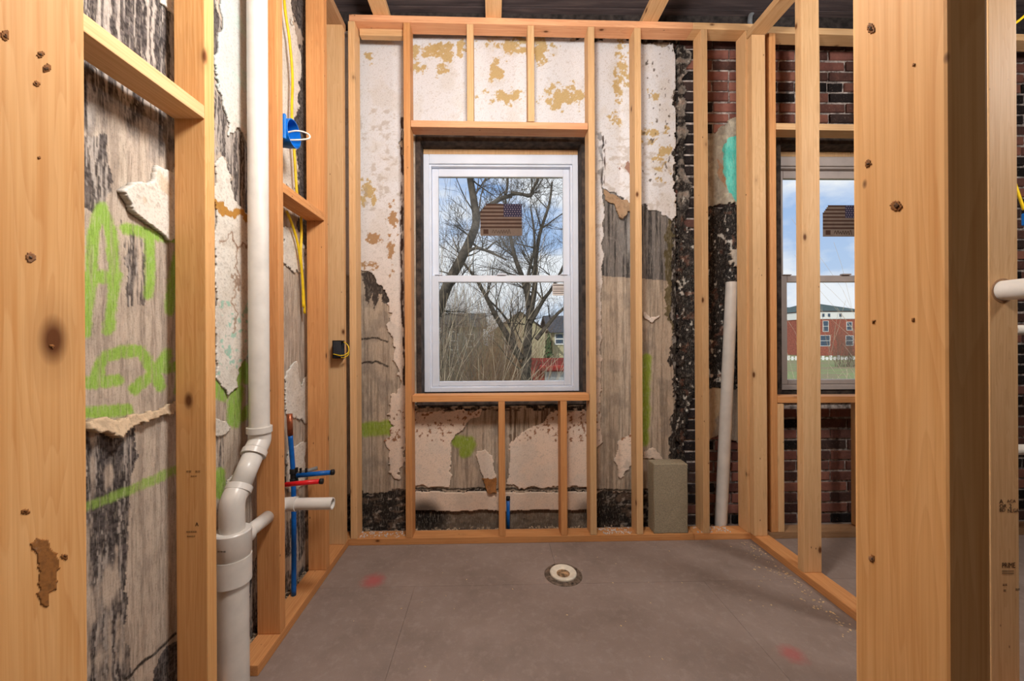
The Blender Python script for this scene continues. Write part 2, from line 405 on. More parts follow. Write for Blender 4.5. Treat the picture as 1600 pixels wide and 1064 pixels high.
# ------------------------------------------------------------------ structure: floor, ceiling, hidden walls
floor = boxes('floor', [(-1.25, 4.0, -2.8, 2.72, -0.25, -0.012)], 'masonry_dark'); tag(floor, kind='structure')
g = 0.0005
rows = [(-2.5, 0.61, (-1.0, 0.9, 3.7)), (0.61, 1.847, (-1.0, -0.38, 1.02, 2.2, 3.7)), (1.847, 2.43, (-1.0, 0.32, 1.55, 2.8, 3.7))]
for y0, y1, xs in rows:
    for xa, xb in zip(xs[:-1], xs[1:]):
        boxes('floor_panel', [(xa + g, xb - g, y0 + g, y1 - g, -0.012, 0)], 'floor_sheet', floor)
ceil = boxes('ceiling', [(-1.25, 4.0, -2.8, 2.72, ZC + 0.022, ZC + 0.25)], 'masonry_dark'); tag(ceil, kind='structure')
y = -2.5; k = 0
while y < 2.42:
    y1 = min(y + 0.138, 2.42)
    boxes('deck_board', [(-1.0, 3.7, y + 0.002, y1 - 0.002, ZC + random.uniform(-0.003, 0.003), ZC + 0.022)], 'ceiling_board', ceil, 0.002)
    y = y1
wr = boxes('wall_right', [(3.70, 4.0, -2.8, 2.72, -0.012, ZC + 0.02)], 'masonry_dark'); tag(wr, kind='structure')
wf = boxes('wall_front', [(-1.25, 3.7, -2.8, -2.5, -0.012, ZC + 0.02)], 'masonry_dark'); tag(wf, kind='structure')

# openings in the back wall
def zx(px, py, Y): p = at(px, py, Y); return p.x, p.z
W1 = dict(x0=at(649, 400, YP).x, x1=at(918, 400, YP).x, z0=at(780, 634, YP).z, z1=at(780, 205, YP).z)
W2x = at(1216, 400, YP).x
W2 = dict(x0=W2x, x1=W2x + (W1['x1'] - W1['x0']), z0=W1['z0'] - 0.005, z1=W1['z1'] - 0.005)
def wall_with_holes(name, xa, xb, ya, yb, za, zb, holes, mat):
    xs = sorted({xa, xb, *[h['x0'] for h in holes], *[h['x1'] for h in holes]}); zs = sorted({za, zb, *[h['z0'] for h in holes], *[h['z1'] for h in holes]})
    L = []
    for i in range(len(xs) - 1):
        for j in range(len(zs) - 1):
            cx, cz = (xs[i] + xs[i + 1]) / 2, (zs[j] + zs[j + 1]) / 2
            if not any(h['x0'] < cx < h['x1'] and h['z0'] < cz < h['z1'] for h in holes): L.append((xs[i], xs[i + 1], ya, yb, zs[j], zs[j + 1]))
    bm = bmesh.new()
    for b in L: box_bm(bm, *b)
    bmesh.ops.remove_doubles(bm, verts=bm.verts, dist=1e-5)
    seen = {}
    for f in list(bm.faces):                       # drop the inner partitions between cells
        key = tuple(sorted(v.index for v in f.verts)) if False else tuple(sorted((round(v.co.x, 4), round(v.co.y, 4), round(v.co.z, 4)) for v in f.verts))
        seen.setdefault(key, []).append(f)
    dead = [f for fs in seen.values() if len(fs) > 1 for f in fs]
    bmesh.ops.delete(bm, geom=dead, context='FACES_ONLY')
    return link(name, bm_mesh(bm, name), mat)
wall_back = wall_with_holes('wall_back', -1.25, 3.7, YBR + 0.010, 2.72, -0.012, ZC + 0.02, [W1, W2], 'mortar'); tag(wall_back, kind='structure')
wall_left = boxes('wall_left', [(-1.25, XP - 0.006, -2.5, YBR + 0.010, -0.012, ZC + 0.02)], 'masonry_dark'); tag(wall_left, kind='structure')

# ------------------------------------------------------------------ bricks
def brick_variant(w, seed):
    rnd = random.Random(seed); bm = bmesh.new(); h = 0.0262
    box_bm(bm, -w / 2, w / 2, -0.0, 0.012, -h, h)
    bmesh.ops.bevel(bm, geom=[e for e in bm.edges if all(v.co.y < 0.001 for v in e.verts)], offset=0.004, segments=1, affect='EDGES')
    for v in bm.verts:
        if v.co.y < 0.011: v.co += Vector((rnd.uniform(-.002, .002), rnd.uniform(-.0015, .003), rnd.uniform(-.002, .002)))
    return bm_mesh(bm, 'brick')
BV = {}
def brick_mesh(w, mat, s):
    key = (round(w, 3), mat, s)
    if key not in BV:
        me = brick_variant(w, hash((w, s)) % 999); me.materials.append(MATS[mat]); BV[key] = me
    return BV[key]
def brick_kind(px, py):
    if px < 1093: return 'brick_char' if random.random() < 0.9 else 'brick_brown'
    if px < 1185:
        if py < 78 or 300 < py < 640 or py > 800: return 'brick_char'
        if 690 < py < 735: return 'brick_red'
        return 'brick_red' if random.random() < 0.75 else 'brick_brown'
    if px > 1500: return 'brick_brown' if random.random() < 0.6 else 'brick_char'
    if py < 130: return 'brick_brown' if random.random() < 0.7 else 'brick_red'
    if py < 215: return 'brick_char' if random.random() < 0.7 else 'brick_brown'
    return 'brick_brown' if random.random() < 0.72 else ('brick_red' if random.random() < 0.6 else 'brick_char')
rest = bmesh.new(); course = 0.067; nb = 0
for r in range(int(ZC / course) + 1):
    zc = 0.03 + r * course
    if zc > ZC - 0.142: break
    header = (r % 6 == 5); w = 0.095 if header else 0.203
    x = 1.085 - (0.106 if r % 2 else 0)
    while x < 3.69:
        a, b = x, x + w; x = b + 0.011
        a = max(a, 1.085); b = min(b, 3.69)
        for H in (W2,):
            if H['z0'] - 0.02 < zc < H['z1'] + 0.02:
                if a < H['x0'] < b: b = H['x0'] - 0.002
                elif a < H['x1'] < b: a = H['x1'] + 0.002
                elif a >= H['x0'] and b <= H['x1']: a = b
        if b - a < 0.03: continue
        px, py = proj_np(np.array([(a + b) / 2]), np.array([YBR]), np.array([zc])); px, py = px[0], py[0]
        if (px < 1345 or 1560 < px < 1625) and 40 < py < 835 and nb < 300:
            o = bpy.data.objects.new('brick', brick_mesh(b - a if b - a < w - 1e-6 else w, brick_kind(px, py), random.randint(0, 3))); COL.objects.link(o)
            o.location = ((a + b) / 2, YBR + random.uniform(-.003, .002), zc); o.parent = wall_back; nb += 1
        else: box_bm(rest, a, b, YBR, YBR + 0.012, zc - 0.0275, zc + 0.0275)
boxes('wall_plate', [(XP + .01, 3.69, YP - .012, YBR + .009, ZC - .11, ZC - .006)], 'masonry_dark', wall_back)
o = link('brickwork', bm_mesh(rest, 'brickwork'), 'brick_brown', wall_back); tag(o, kind='stuff')

# ------------------------------------------------------------------ plaster: grids painted by layer
def grid_sheet(name, U, V, tofn, mask, col, h, back, mat, parent, flip=False):
    """faces of a (U x V) grid whose corners lie in mask; h = relief, back = depth of the broken edge"""
    nu, nv = len(U), len(V)
    uu, vv = np.meshgrid(U, V, indexing='ij'); uu = uu.ravel(); vv = vv.ravel()
    idx = np.arange(nu * nv).reshape(nu, nv)
    a = idx[:-1, :-1].ravel(); b = idx[1:, :-1].ravel(); c = idx[1:, 1:].ravel(); d = idx[:-1, 1:].ravel()
    ok = mask[a] & mask[b] & mask[c] & mask[d]
    q = np.stack([a, b, c, d], 1)[ok]
    if flip: q = q[:, ::-1]
    if len(q) == 0: return None
    e = np.concatenate([q[:, [0, 1]], q[:, [1, 2]], q[:, [2, 3]], q[:, [3, 0]]])
    key = np.sort(e, 1); kk = key[:, 0].astype(np.int64) * (nu * nv) + key[:, 1]
    _, inv, cnt = np.unique(kk, return_inverse=True, return_counts=True)
    be = e[cnt[inv] == 1]
    used = np.unique(q); remap = -np.ones(nu * nv, np.int64); remap[used] = np.arange(len(used))
    bv = np.unique(be); rb = -np.ones(nu * nv, np.int64); rb[bv] = np.arange(len(bv)) + len(used)
    P = np.concatenate([tofn(uu[used], vv[used], h[used]), tofn(uu[bv], vv[bv], h[bv] * 0 - back)])
    C = np.concatenate([col[used], col[bv] * 0.8])
    side = np.stack([remap[be[:, 1]], remap[be[:, 0]], rb[be[:, 0]], rb[be[:, 1]]], 1)
    Q = np.concatenate([remap[q], side])
    me = bpy.data.meshes.new(name); me.vertices.add(len(P)); me.vertices.foreach_set('co', P.astype(np.float32).ravel())
    me.loops.add(Q.size); me.loops.foreach_set('vertex_index', Q.astype(np.int32).ravel())
    me.polygons.add(len(Q)); me.polygons.foreach_set('loop_start', np.arange(0, Q.size, 4, dtype=np.int32)); me.polygons.foreach_set('loop_total', np.full(len(Q), 4, np.int32))
    me.update(calc_edges=True)
    at_ = me.attributes.new('Col', 'FLOAT_COLOR', 'POINT')
    s = np.clip(C / 255.0, 0, 1); lin = np.where(s <= 0.04045, s / 12.92, ((s + 0.055) / 1.055) ** 2.4)
    at_.data.foreach_set('color', np.concatenate([lin, np.ones((len(lin), 1))], 1).astype(np.float32).ravel())
    me.validate()
    return link(name, me, mat, parent)

# ---- back wall
ST = 0.0046
U = np.arange(XP, 1.155, ST); V = np.arange(0.0, ZC - 0.115, ST)
uu, vv = np.meshgrid(U, V, indexing='ij'); u = uu.ravel(); v = vv.ravel()
px, py = proj_np(u, np.full_like(u, YP), v)
wx = px + (fbm(px / 16, py / 16, 4, 1) - 0.5) * 22 + (fbm(px / 4, py / 4, 2, 5) - .5) * 5
wy = py + (fbm(px / 16, py / 16, 4, 2) - 0.5) * 22 + (fbm(px / 4, py / 4, 2, 6) - .5) * 5
streak = fbm(px / 2.2, py / 70, 4, 3); streak2 = fbm(px / 6, py / 120, 3, 9); blot = fbm(px / 26, py / 26, 4, 4); fine = fbm(px / 2.4, py / 2.4, 3, 8)
base = lay(np.zeros((len(u), 3)), np.ones(len(u)), (192, 174, 154))
base = lay(base, sm(.45, .68, streak) * .5, (112, 98, 84))
base = lay(base, sm(.52, .72, streak2) * .5, (186, 168, 146))
base = lay(base, sm(.55, .75, blot) * .4, (128, 118, 108))
m = inpoly(wx, py, [(930, 280), (1062, 280), (1062, 440), (930, 430)]).astype(float)          # sooty grey band
base = lay(base, m * .78, (104, 102, 102)); base = lay(base, m * sm(.52, .7, streak) * .8, (50, 48, 48)); base = lay(base, m * sm(.6, .75, streak2) * .5, (180, 178, 176))
m = inpoly(wx, wy, [(1040, 330), (1064, 330), (1064, 620), (1050, 520), (1038, 480)]).astype(float); base = lay(base, m * .8, (84, 74, 44))
m = inpoly(wx, wy, [(563, 428), (585, 430), (600, 450), (606, 478), (598, 480), (592, 460), (584, 492), (578, 455), (571, 480), (566, 450)]).astype(float); base = lay(base, m * .9, (58, 50, 46))
m = ((((wx > 1050) | (py < 66)) & (px > 900)) | (py < 30)).astype(float); base = lay(base, m * .92, (34, 30, 29)); base = lay(base, m * sm(.62, .7, fbm(px / 5, py / 9, 3, 33)) * .8, (170, 164, 156))
# char along the foot
m = (wy > 768).astype(float); base = lay(base, m * .93, (30, 26, 24)); base = lay(base, m * sm(.52, .66, fbm(px / 12, py / 5, 3, 12)) * .75, (118, 96, 80)); base = lay(base, m * sm(.66, .72, fbm(px / 7, py / 5, 4, 19)) * .7, (190, 178, 166))
m = inpoly(wx * .3 + px * .7, wy * .25 + py * .75, [(640, 796), (925, 796), (918, 826), (640, 828)]).astype(float); base = lay(base, m * .85, (126, 110, 94))
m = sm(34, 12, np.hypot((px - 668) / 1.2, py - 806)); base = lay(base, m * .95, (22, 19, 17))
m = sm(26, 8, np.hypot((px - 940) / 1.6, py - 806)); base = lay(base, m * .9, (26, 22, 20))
m = ((py > 630) & (py < 642) & (px > 640) & (px < 925)).astype(float) * sm(.4, .55, fbm(px / 9, py / 4, 3, 41)); base = lay(base, m, (34, 28, 25))
m = inpoly(wx, wy, [(790, 640), (865, 640), (850, 660), (800, 690)]).astype(float) * sm(.4, .6, streak); base = lay(base, m * .7, (92, 72, 56))
# spray paint
for pts, r in (([(560, 672), (606, 668)], 11), ([(716, 690), (734, 692), (728, 706)], 10), ([(1010, 560), (1008, 690)], 7)):
    m = sm(r + 3, r - 3, dpoly(wx * .3 + px * .7, wy * .3 + py * .7, pts)) * .85; base = lay(base, m, (142, 168, 52))
# hairline cracks
for pts in ([(563, 568), (585, 566), (606, 572)], [(563, 530), (590, 528), (604, 533)], [(930, 765), (1050, 766)], [(640, 764), (925, 764)]):
    m = sm(2.0, .6, dpoly(wx * .3 + px * .7, wy * .3 + py * .7, pts)); base = lay(base, m * .85, (44, 36, 30))
w1x0, w1x1, w1z0, w1z1 = W1['x0'], W1['x1'], W1['z0'], W1['z1']
hole = (u > w1x0) & (u < w1x1) & (v > w1z0) & (v < w1z1)
edge = wx < 1063
hb = (fbm(u * 40, v * 12, 4, 21) - .5) * .006 - 0.004
hb = hb - .008 * (wy > 768) * fbm(px / 8, py / 8, 3, 14)
fnB = lambda a, b, h: np.stack([a, YP - h, b], 1)
grid_sheet('plaster_base_coat', U, V, fnB, (~hole) & edge, base, hb, 0.026, 'plaster_base', wall_back)
# finish coat: colour
fin = lay(np.zeros((len(u), 3)), np.ones(len(u)), (222, 222, 225))
fin = lay(fin, sm(230, 640, py) * .9, (234, 210, 188))  # pinkish lower coat, tone raised to offset the weaker lamplight there
fin = lay(fin, sm(.5, .72, blot) * .35, (206, 198, 188))
fin = lay(fin, sm(.64, .76, fine) * .25, (166, 154, 142))
tanN = fbm(px / 8, py / 8, 5, 51) * .72 + fbm(px / 2.2, py / 2.2, 3, 53) * .28
for cx, cy, rx, ry, s in ((662, 78, 26, 14, 1), (700, 80, 20, 16, 1), (655, 110, 12, 10, .8), (690, 112, 10, 12, .7), (800, 72, 36, 14, 1.1), (776, 108, 14, 22, 1), (842, 74, 26, 16, 1), (845, 88, 10, 16, 1),
                          (786, 152, 34, 13, 1.15), (876, 152, 42, 22, 1.3), (972, 110, 12, 42, 1.1), (966, 140, 10, 30, 1), (578, 92, 9, 9, .9), (576, 300, 22, 20, 1.1), (614, 345, 10, 26, .9), (612, 400, 7, 28, .9), (586, 372, 14, 8, .8), (720, 72, 30, 8, .7),
                          (1020, 150, 16, 10, .7), (1020, 210, 22, 18, .75), (960, 190, 12, 12, .6), (1034, 250, 14, 30, .8), (575, 415, 14, 7, .8)):
    d = np.hypot((px - cx) / rx, (py - cy) / ry); m = sm(.56, .61, tanN + (1 - d) * .26 * s) * (d < 1.3)
    fin = lay(fin, m * .92, (192, 164, 112) if py.size and cy < 320 else (172, 132, 92))
m = sm(.72, .77, fbm(px / 5, py / 10, 4, 61)) * (px > 990) * (py < 300); fin = lay(fin, m * .8, (80, 70, 62))
m = sm(.56, .7, fbm(px / 11, py / 8, 4, 63)) * (((px < 632) & (py > 170) & (py < 330)) | ((px > 930) & (py > 200))); fin = lay(fin, m * .4, (166, 150, 134))
m = sm(3.5, 1.2, dpoly(wx * .15 + px * .85, py, [(629, 186), (628, 420), (632, 600)])) * sm(.42, .5, fbm(px / 3, py / 14, 3, 71)); fin = lay(fin, m * .95, (60, 40, 34))
m = sm(3.5, 1.2, dpoly(wx * .15 + px * .85, py, [(943, 210), (942, 290)])) * sm(.42, .5, fbm(px / 3, py / 14, 3, 72)); fin = lay(fin, m * .9, (60, 44, 38))
m = sm(.63, .69, fbm(px / 4, py / 4, 3, 81)) * (py > 640) * (py < 690); fin = lay(fin, m * .85, (140, 92, 62))
m = sm(3, 1, np.abs(py - 57) - 2 * fbm(px / 8, py * 0, 2, 3)); fin = lay(fin, m * .5, (120, 110, 104))
m = inpoly(wx, wy, [(968, 252), (976, 250), (990, 270), (986, 276), (972, 268)]).astype(float); fin = lay(fin, m * .9, (150, 110, 92))
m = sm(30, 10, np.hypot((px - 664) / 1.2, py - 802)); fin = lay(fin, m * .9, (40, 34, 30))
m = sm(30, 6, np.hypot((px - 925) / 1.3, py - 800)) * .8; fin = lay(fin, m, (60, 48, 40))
hf = 0.005 + (fbm(u * 22, v * 22, 3, 91) - .5) * .0025
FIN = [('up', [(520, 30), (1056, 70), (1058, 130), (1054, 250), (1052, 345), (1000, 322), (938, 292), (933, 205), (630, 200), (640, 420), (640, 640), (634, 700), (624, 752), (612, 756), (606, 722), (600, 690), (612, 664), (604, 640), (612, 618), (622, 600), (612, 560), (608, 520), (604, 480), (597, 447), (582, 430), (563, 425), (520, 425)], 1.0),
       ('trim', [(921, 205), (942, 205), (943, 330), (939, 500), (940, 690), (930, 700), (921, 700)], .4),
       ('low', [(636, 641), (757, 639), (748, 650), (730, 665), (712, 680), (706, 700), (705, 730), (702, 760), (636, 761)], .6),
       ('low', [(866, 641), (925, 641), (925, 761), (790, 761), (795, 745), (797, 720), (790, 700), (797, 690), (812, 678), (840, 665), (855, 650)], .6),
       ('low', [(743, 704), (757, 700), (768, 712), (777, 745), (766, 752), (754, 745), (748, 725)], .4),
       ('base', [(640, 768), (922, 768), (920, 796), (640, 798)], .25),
       ('bit', [(960, 712), (968, 690), (985, 678), (1000, 680), (1002, 718), (985, 732), (968, 748)], .5),
       ('bit', [(1003, 704), (1018, 698), (1030, 706), (1040, 720), (1022, 716), (1003, 720)], .4),
       ('bit', [(1003, 487), (1014, 495), (1034, 490), (1018, 505), (1003, 498)], .3)]
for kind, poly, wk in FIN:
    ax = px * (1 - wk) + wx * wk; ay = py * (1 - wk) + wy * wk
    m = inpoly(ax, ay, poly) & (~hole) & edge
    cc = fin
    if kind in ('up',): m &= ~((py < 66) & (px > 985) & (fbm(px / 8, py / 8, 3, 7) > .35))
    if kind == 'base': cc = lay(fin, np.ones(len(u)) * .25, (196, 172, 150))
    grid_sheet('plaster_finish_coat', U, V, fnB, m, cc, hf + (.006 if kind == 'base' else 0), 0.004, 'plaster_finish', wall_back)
# brown paper-like plaster flap under the white coat, right of the window
def flap(name, poly, Y, mat_col, parent, curl=0.02, seed=0, plane='y', flatx=None, base_h=.006, sgn=1, warp=9, step=.004):
    xs = [p[0] for p in poly]; ys = [p[1] for p in poly]
    P = [at(a, b, Y) if plane == 'y' else on_x(a, b, flatx) for a, b in poly]
    a0 = (lambda p: p.x) if plane == 'y' else (lambda p: p.y)
    Uf = np.arange(min(a0(p) for p in P) - .02, max(a0(p) for p in P) + .02, step); Vf = np.arange(min(p.z for p in P) - .02, max(p.z for p in P) + .02, step)
    a, b = np.meshgrid(Uf, Vf, indexing='ij'); a = a.ravel(); b = b.ravel()
    qx, qy = proj_np(a, np.full_like(a, Y), b) if plane == 'y' else proj_np(np.full_like(a, flatx), a, b)
    ww = (fbm(qx / 10, qy / 10, 4, seed) - .5)
    m = inpoly(qx + ww * warp, qy + (fbm(qx / 10, qy / 10, 4, seed + 3) - .5) * warp, poly)
    t = (qy - min(ys)) / (max(ys) - min(ys))
    h = base_h + curl * np.clip(t, 0, 1) ** 2 + ww * (.008 if curl else 0)
    c = lay(np.zeros((len(a), 3)), np.ones(len(a)), mat_col); c = lay(c, sm(.5, .7, fbm(qx / 5, qy / 5, 4, seed + 9)) * .4, tuple(x * .75 for x in mat_col))
    fn = (lambda p, q_, hh: np.stack([p, Y - hh, q_], 1)) if plane == 'y' else (lambda p, q_, hh: np.stack([flatx + sgn * hh, p, q_], 1))
    return grid_sheet(name, Uf, Vf, fn, m, c, h, 0.0 if plane == 'y' else 0.0, 'plaster_finish', parent, flip=(plane != 'y' and sgn > 0))
flap('plaster_flap', [(943, 294), (985, 318), (986, 325), (972, 345), (966, 338), (955, 320), (945, 312)], YP, (172, 142, 112), wall_back, .02, 3)
flap('plaster_flap', [(752, 748), (776, 745), (778, 770), (764, 768), (756, 758)], YP, (150, 100, 56), wall_back, .03, 5)
# fragments still clinging to the brick right of the plaster edge
def frag(name, poly, colfn, relief, seed, thick=.02):
    P = [at(a, b, YBR) for a, b in poly]
    Uf = np.arange(min(p.x for p in P) - .03, max(p.x for p in P) + .03, .0046); Vf = np.arange(min(p.z for p in P) - .03, max(p.z for p in P) + .03, .0046)
    a, b = np.meshgrid(Uf, Vf, indexing='ij'); a = a.ravel(); b = b.ravel(); qx, qy = proj_np(a, np.full_like(a, YBR), b)
    n1 = fbm(qx / 9, qy / 9, 4, seed); n2 = fbm(qx / 9, qy / 9, 4, seed + 7)
    m = inpoly(qx + (n1 - .5) * 16, qy + (n2 - .5) * 16, poly)
    grid_sheet(name, Uf, Vf, lambda p, q_, hh: np.stack([p, YBR - hh, q_], 1), m, colfn(qx, qy, n1, n2), thick * .5 + (n1 * .7 + fbm(qx / 3, qy / 3, 3, seed + 2) * .5 - .4) * relief, .0, 'plaster_base', wall_back)
def col_teal(x, y, a, b):
    c = lay(np.zeros((len(x), 3)), np.ones(len(x)), (168, 158, 142)); c = lay(c, sm(.5, .7, a) * .6, (204, 194, 170)); c = lay(c, sm(.55, .7, b) * .4, (120, 112, 102))
    m = inpoly(x + (a - .5) * 8, y + (b - .5) * 8, [(1128, 232), (1138, 216), (1175, 214), (1175, 318), (1150, 318), (1134, 296), (1127, 262)]).astype(float)
    c = lay(c, m, (104, 206, 190)); c = lay(c, m * sm(.5, .65, fbm(x / 6, y / 12, 3, 2)) * .5, (64, 176, 164))
    m2 = inpoly(x + (a - .5) * 10, y, [(1118, 250), (1128, 262), (1132, 296), (1122, 280)]).astype(float); return lay(c, m2 * .7, (170, 120, 86))
frag('plaster_fragment', [(1090, 215), (1108, 208), (1130, 198), (1150, 184), (1180, 175), (1180, 322), (1140, 318), (1118, 322), (1090, 350)], col_teal, .008, 31)
def col_char(x, y, a, b):
    c = lay(np.zeros((len(x), 3)), np.ones(len(x)), (30, 27, 27)); c = lay(c, sm(.55, .75, a) * .6, (62, 54, 50))
    c = lay(c, sm(.69, .75, fbm(x / 5, y / 9, 3, 17)), (196, 190, 180)); return lay(c, sm(.66, .72, b) * .6, (112, 70, 54))
frag('charred_plaster', [(1092, 325), (1180, 318), (1180, 606), (1120, 606), (1092, 600)], col_char, .03, 37)
frag('charred_plaster', [(1056, 60), (1080, 90), (1066, 130), (1072, 200), (1066, 250), (1078, 300), (1068, 345), (1090, 390), (1092, 480), (1094, 600), (1078, 620), (1066, 700), (1074, 735), (1056, 735)], lambda x, y, a, b: lay(col_char(x, y, a, b), sm(360, 300, y) * sm(.38, .55, b) * .7, np.stack([120 + a * 80, 112 + a * 75, 104 + a * 70], 1)), .03, 41, .03)
frag('plaster_fragment', [(1092, 606), (1130, 598), (1180, 606), (1180, 694), (1150, 690), (1120, 684), (1092, 690)], lambda x, y, a, b: lay(lay(np.zeros((len(x), 3)), np.ones(len(x)), (164, 146, 128)), inpoly(x + (a - .5) * 14, y + (b - .5) * 14, [(1098, 604), (1128, 602), (1122, 640), (1110, 690), (1098, 690)]).astype(float) * .8, (206, 176, 138)), .006, 43)
frag('plaster_fragment', [(1132, 392), (1180, 382), (1180, 420), (1140, 416)], lambda x, y, a, b: lay(np.zeros((len(x), 3)), np.ones(len(x)), (186, 172, 156)), .01, 47, .05)

# ---- left wall
U = np.arange(0.70, YP, 0.0034); V = np.arange(0.0, ZC - 0.01, 0.0034)
uu, vv = np.meshgrid(U, V, indexing='ij'); u = uu.ravel(); v = vv.ravel()
px, py = proj_np(np.full_like(u, XP), u, v)
hu, hv = u * 480, -v * 480                                  # wall-metric noise coordinates
wx = px + (fbm(hu / 22, hv / 22, 4, 101) - .5) * 22 + (fbm(hu / 5, hv / 5, 2, 105) - .5) * 5
wy = py + (fbm(hu / 22, hv / 22, 4, 102) - .5) * 26 + (fbm(hu / 5, hv / 5, 2, 106) - .5) * 6
streak = fbm(hu / 3.0, hv / 60, 4, 103); streak2 = fbm(hu / 9, hv / 150, 3, 109); blot = fbm(hu / 34, hv / 34, 4, 104); fine = fbm(hu / 3, hv / 3, 3, 108)
bl = lay(np.zeros((len(u), 3)), np.ones(len(u)), (192, 176, 160))
bl = lay(bl, sm(.46, .66, streak) * .45, (128, 114, 102)); bl = lay(bl, sm(.52, .7, streak2) * .45, (200, 186, 168)); bl = lay(bl, sm(.5, .75, blot) * .3, (146, 132, 120))
A = px < 300; B = (px >= 300) & (px < 425); Cb = px >= 425
drip = sm(.50, .57, fbm(hu / 3.2 + 2.0 * fbm(hu / 14, hv / 14, 2, 8), hv / 90, 3, 113)) * sm(.28, .4, fbm(hu / 3.2, hv / 120, 2, 114))
def dark(mask, k=.93, drips=True):
    global bl
    n = sm(.3, .62, fine + .25 * (streak - .5))
    bl = lay(bl, mask * k, np.stack([38 + 46 * n, 35 + 43 * n, 36 + 42 * n], 1))
    if drips: bl = lay(bl, mask * drip * .8, (196, 186, 176))
up = A * sm(235, 150, py + (blot - .5) * 130 + (streak2 - .5) * 90); dark(up)
dark(A * inpoly(wx, wy, [(130, 215), (165, 210), (175, 300), (150, 330), (130, 310)]) * 1.0, .8)
dark(A * inpoly(wx, wy, [(190, 345), (232, 372), (230, 470), (196, 480), (205, 420)]) * sm(.4, .55, streak), .8)
dark(A * inpoly(wx, wy, [(130, 682), (214, 660), (205, 780), (200, 900), (206, 1200), (130, 1200)]) * sm(.36, .5, streak2 * .5 + blot * .5), .9)
dark(A * inpoly(wx, wy, [(262, 1012), (290, 1000), (290, 1200), (225, 1200), (238, 1050)]) * 1.0, .9, False)
m = A * sm(3, 1, dpoly(wx * .4 + px * .6, wy * .4 + py * .6, [(196, 1062), (240, 1022), (276, 992)])); bl = lay(bl, m * .9, (40, 34, 30))
dark(B * inpoly(wx, wy, [(330, -200), (345, 40), (338, 100), (330, 110)]) * 1.0, .9)
dark(B * inpoly(wx, wy, [(336, 140), (348, 170), (356, 215), (368, 200), (378, 205), (392, 260), (392, 330), (370, 318), (356, 260), (346, 230), (336, 240)]) * 1.0, .85)
dark(Cb * inpoly(wx, wy, [(445, -80), (475, -80), (490, 60), (490, 420), (470, 380), (466, 300), (462, 130), (474, 60), (456, 30)]) * 1.0, .92, False)
dark(Cb * inpoly(wx, wy, [(440, 790), (495, 770), (495, 960), (440, 960)]) * sm(.35, .5, blot), .92)
dark(B * inpoly(wx, wy, [(384, 880), (420, 860), (420, 1010), (384, 1010)]) * 1.0, .92)
dark(B * (px < 350) * inpoly(wx, wy, [(330, 640), (350, 680), (352, 800), (330, 800)]) * sm(.45, .6, streak), .7)
# spray-painted letters
GR = [([(160, 324), (148, 360), (145, 430), (139, 470), (135, 520)], 8), ([(162, 324), (176, 362), (180, 400), (179, 440), (172, 514)], 8), ([(134, 432), (184, 432)], 9),
      ([(198, 356), (240, 366), (292, 376)], 7), ([(236, 366), (235, 440), (233, 460)], 7), ([(286, 376), (274, 420), (268, 485)], 7),
      ([(150, 590), (158, 570), (168, 556), (190, 550), (222, 549)], 8), ([(160, 580), (150, 598)], 8), ([(132, 598), (188, 594)], 8.5), ([(132, 645), (200, 641)], 8.5),
      ([(222, 550), (238, 574), (252, 604)], 8), ([(264, 553), (244, 582), (211, 608)], 7.5), ([(252, 578), (292, 568)], 7), ([(286, 572), (284, 612)], 7),
      ([(130, 796), (205, 765), (292, 728)], 6), ([(340, 596), (348, 618)], 9), ([(366, 600), (380, 575), (392, 590)], 11), ([(372, 610), (366, 655)], 10), ([(370, 660), (392, 640)], 7), ([(346, 740), (344, 772)], 7), ([(474, 605), (480, 620)], 6)]
gm = np.zeros(len(u))
for i, (pts, r) in enumerate(GR):
    d = dpoly(px + (fbm(hu / 14, hv / 14, 3, 131) - .5) * 5, py + (fbm(hu / 14, hv / 14, 3, 132) - .5) * 5, pts)
    gm = np.maximum(gm, sm(r + 4, r - 2, d + (fine - .5) * 5) * (.95 if i != 14 else .75))
bl = lay(bl, gm * (1 - .45 * sm(.55, .75, streak)), (146, 186, 78))
hl = (fbm(u * 40, v * 10, 4, 121) - .5) * .007 - .003
fnL = lambda a, b, h: np.stack([XP + h, a, b], 1)
grid_sheet('plaster_base_coat', U, V, fnL, np.ones(len(u), bool), bl, hl, .012, 'plaster_base', wall_left, flip=True)
# finish coat left on it
fl = lay(np.zeros((len(u), 3)), np.ones(len(u)), (222, 216, 206)); fl = lay(fl, sm(.5, .7, blot) * .4, (196, 186, 172)); fl = lay(fl, sm(.6, .72, fine) * .3, (150, 136, 122))
fl = lay(fl, A * sm(.5, .62, blot) * .55, (206, 176, 140))
fl = lay(fl, B * sm(250, 60, py) * .8, (184, 190, 190)); fl = lay(fl, B * sm(.52, .68, fbm(hu / 40, hv / 20, 3, 141)) * sm(260, 120, py) * .5, (176, 204, 196))
fl = lay(fl, B * sm(.6, .68, fbm(hu / 9, hv / 9, 3, 143)) * ((py > 470) & (py < 600)) * .6, (130, 190, 168))
fl = lay(fl, B * sm(2.5, .8, dpoly(wx, wy, [(345, 380), (362, 370), (372, 392), (385, 372)])) * .7, (120, 84, 60)); fl = lay(fl, B * sm(2.2, .8, dpoly(wx, wy, [(368, 390), (366, 470), (362, 520)])) * .6, (130, 96, 72))
fl = lay(fl, B * inpoly(wx, wy, [(336, 310), (360, 325), (392, 330), (392, 346), (364, 340), (336, 332)]) * .9, (176, 122, 48))
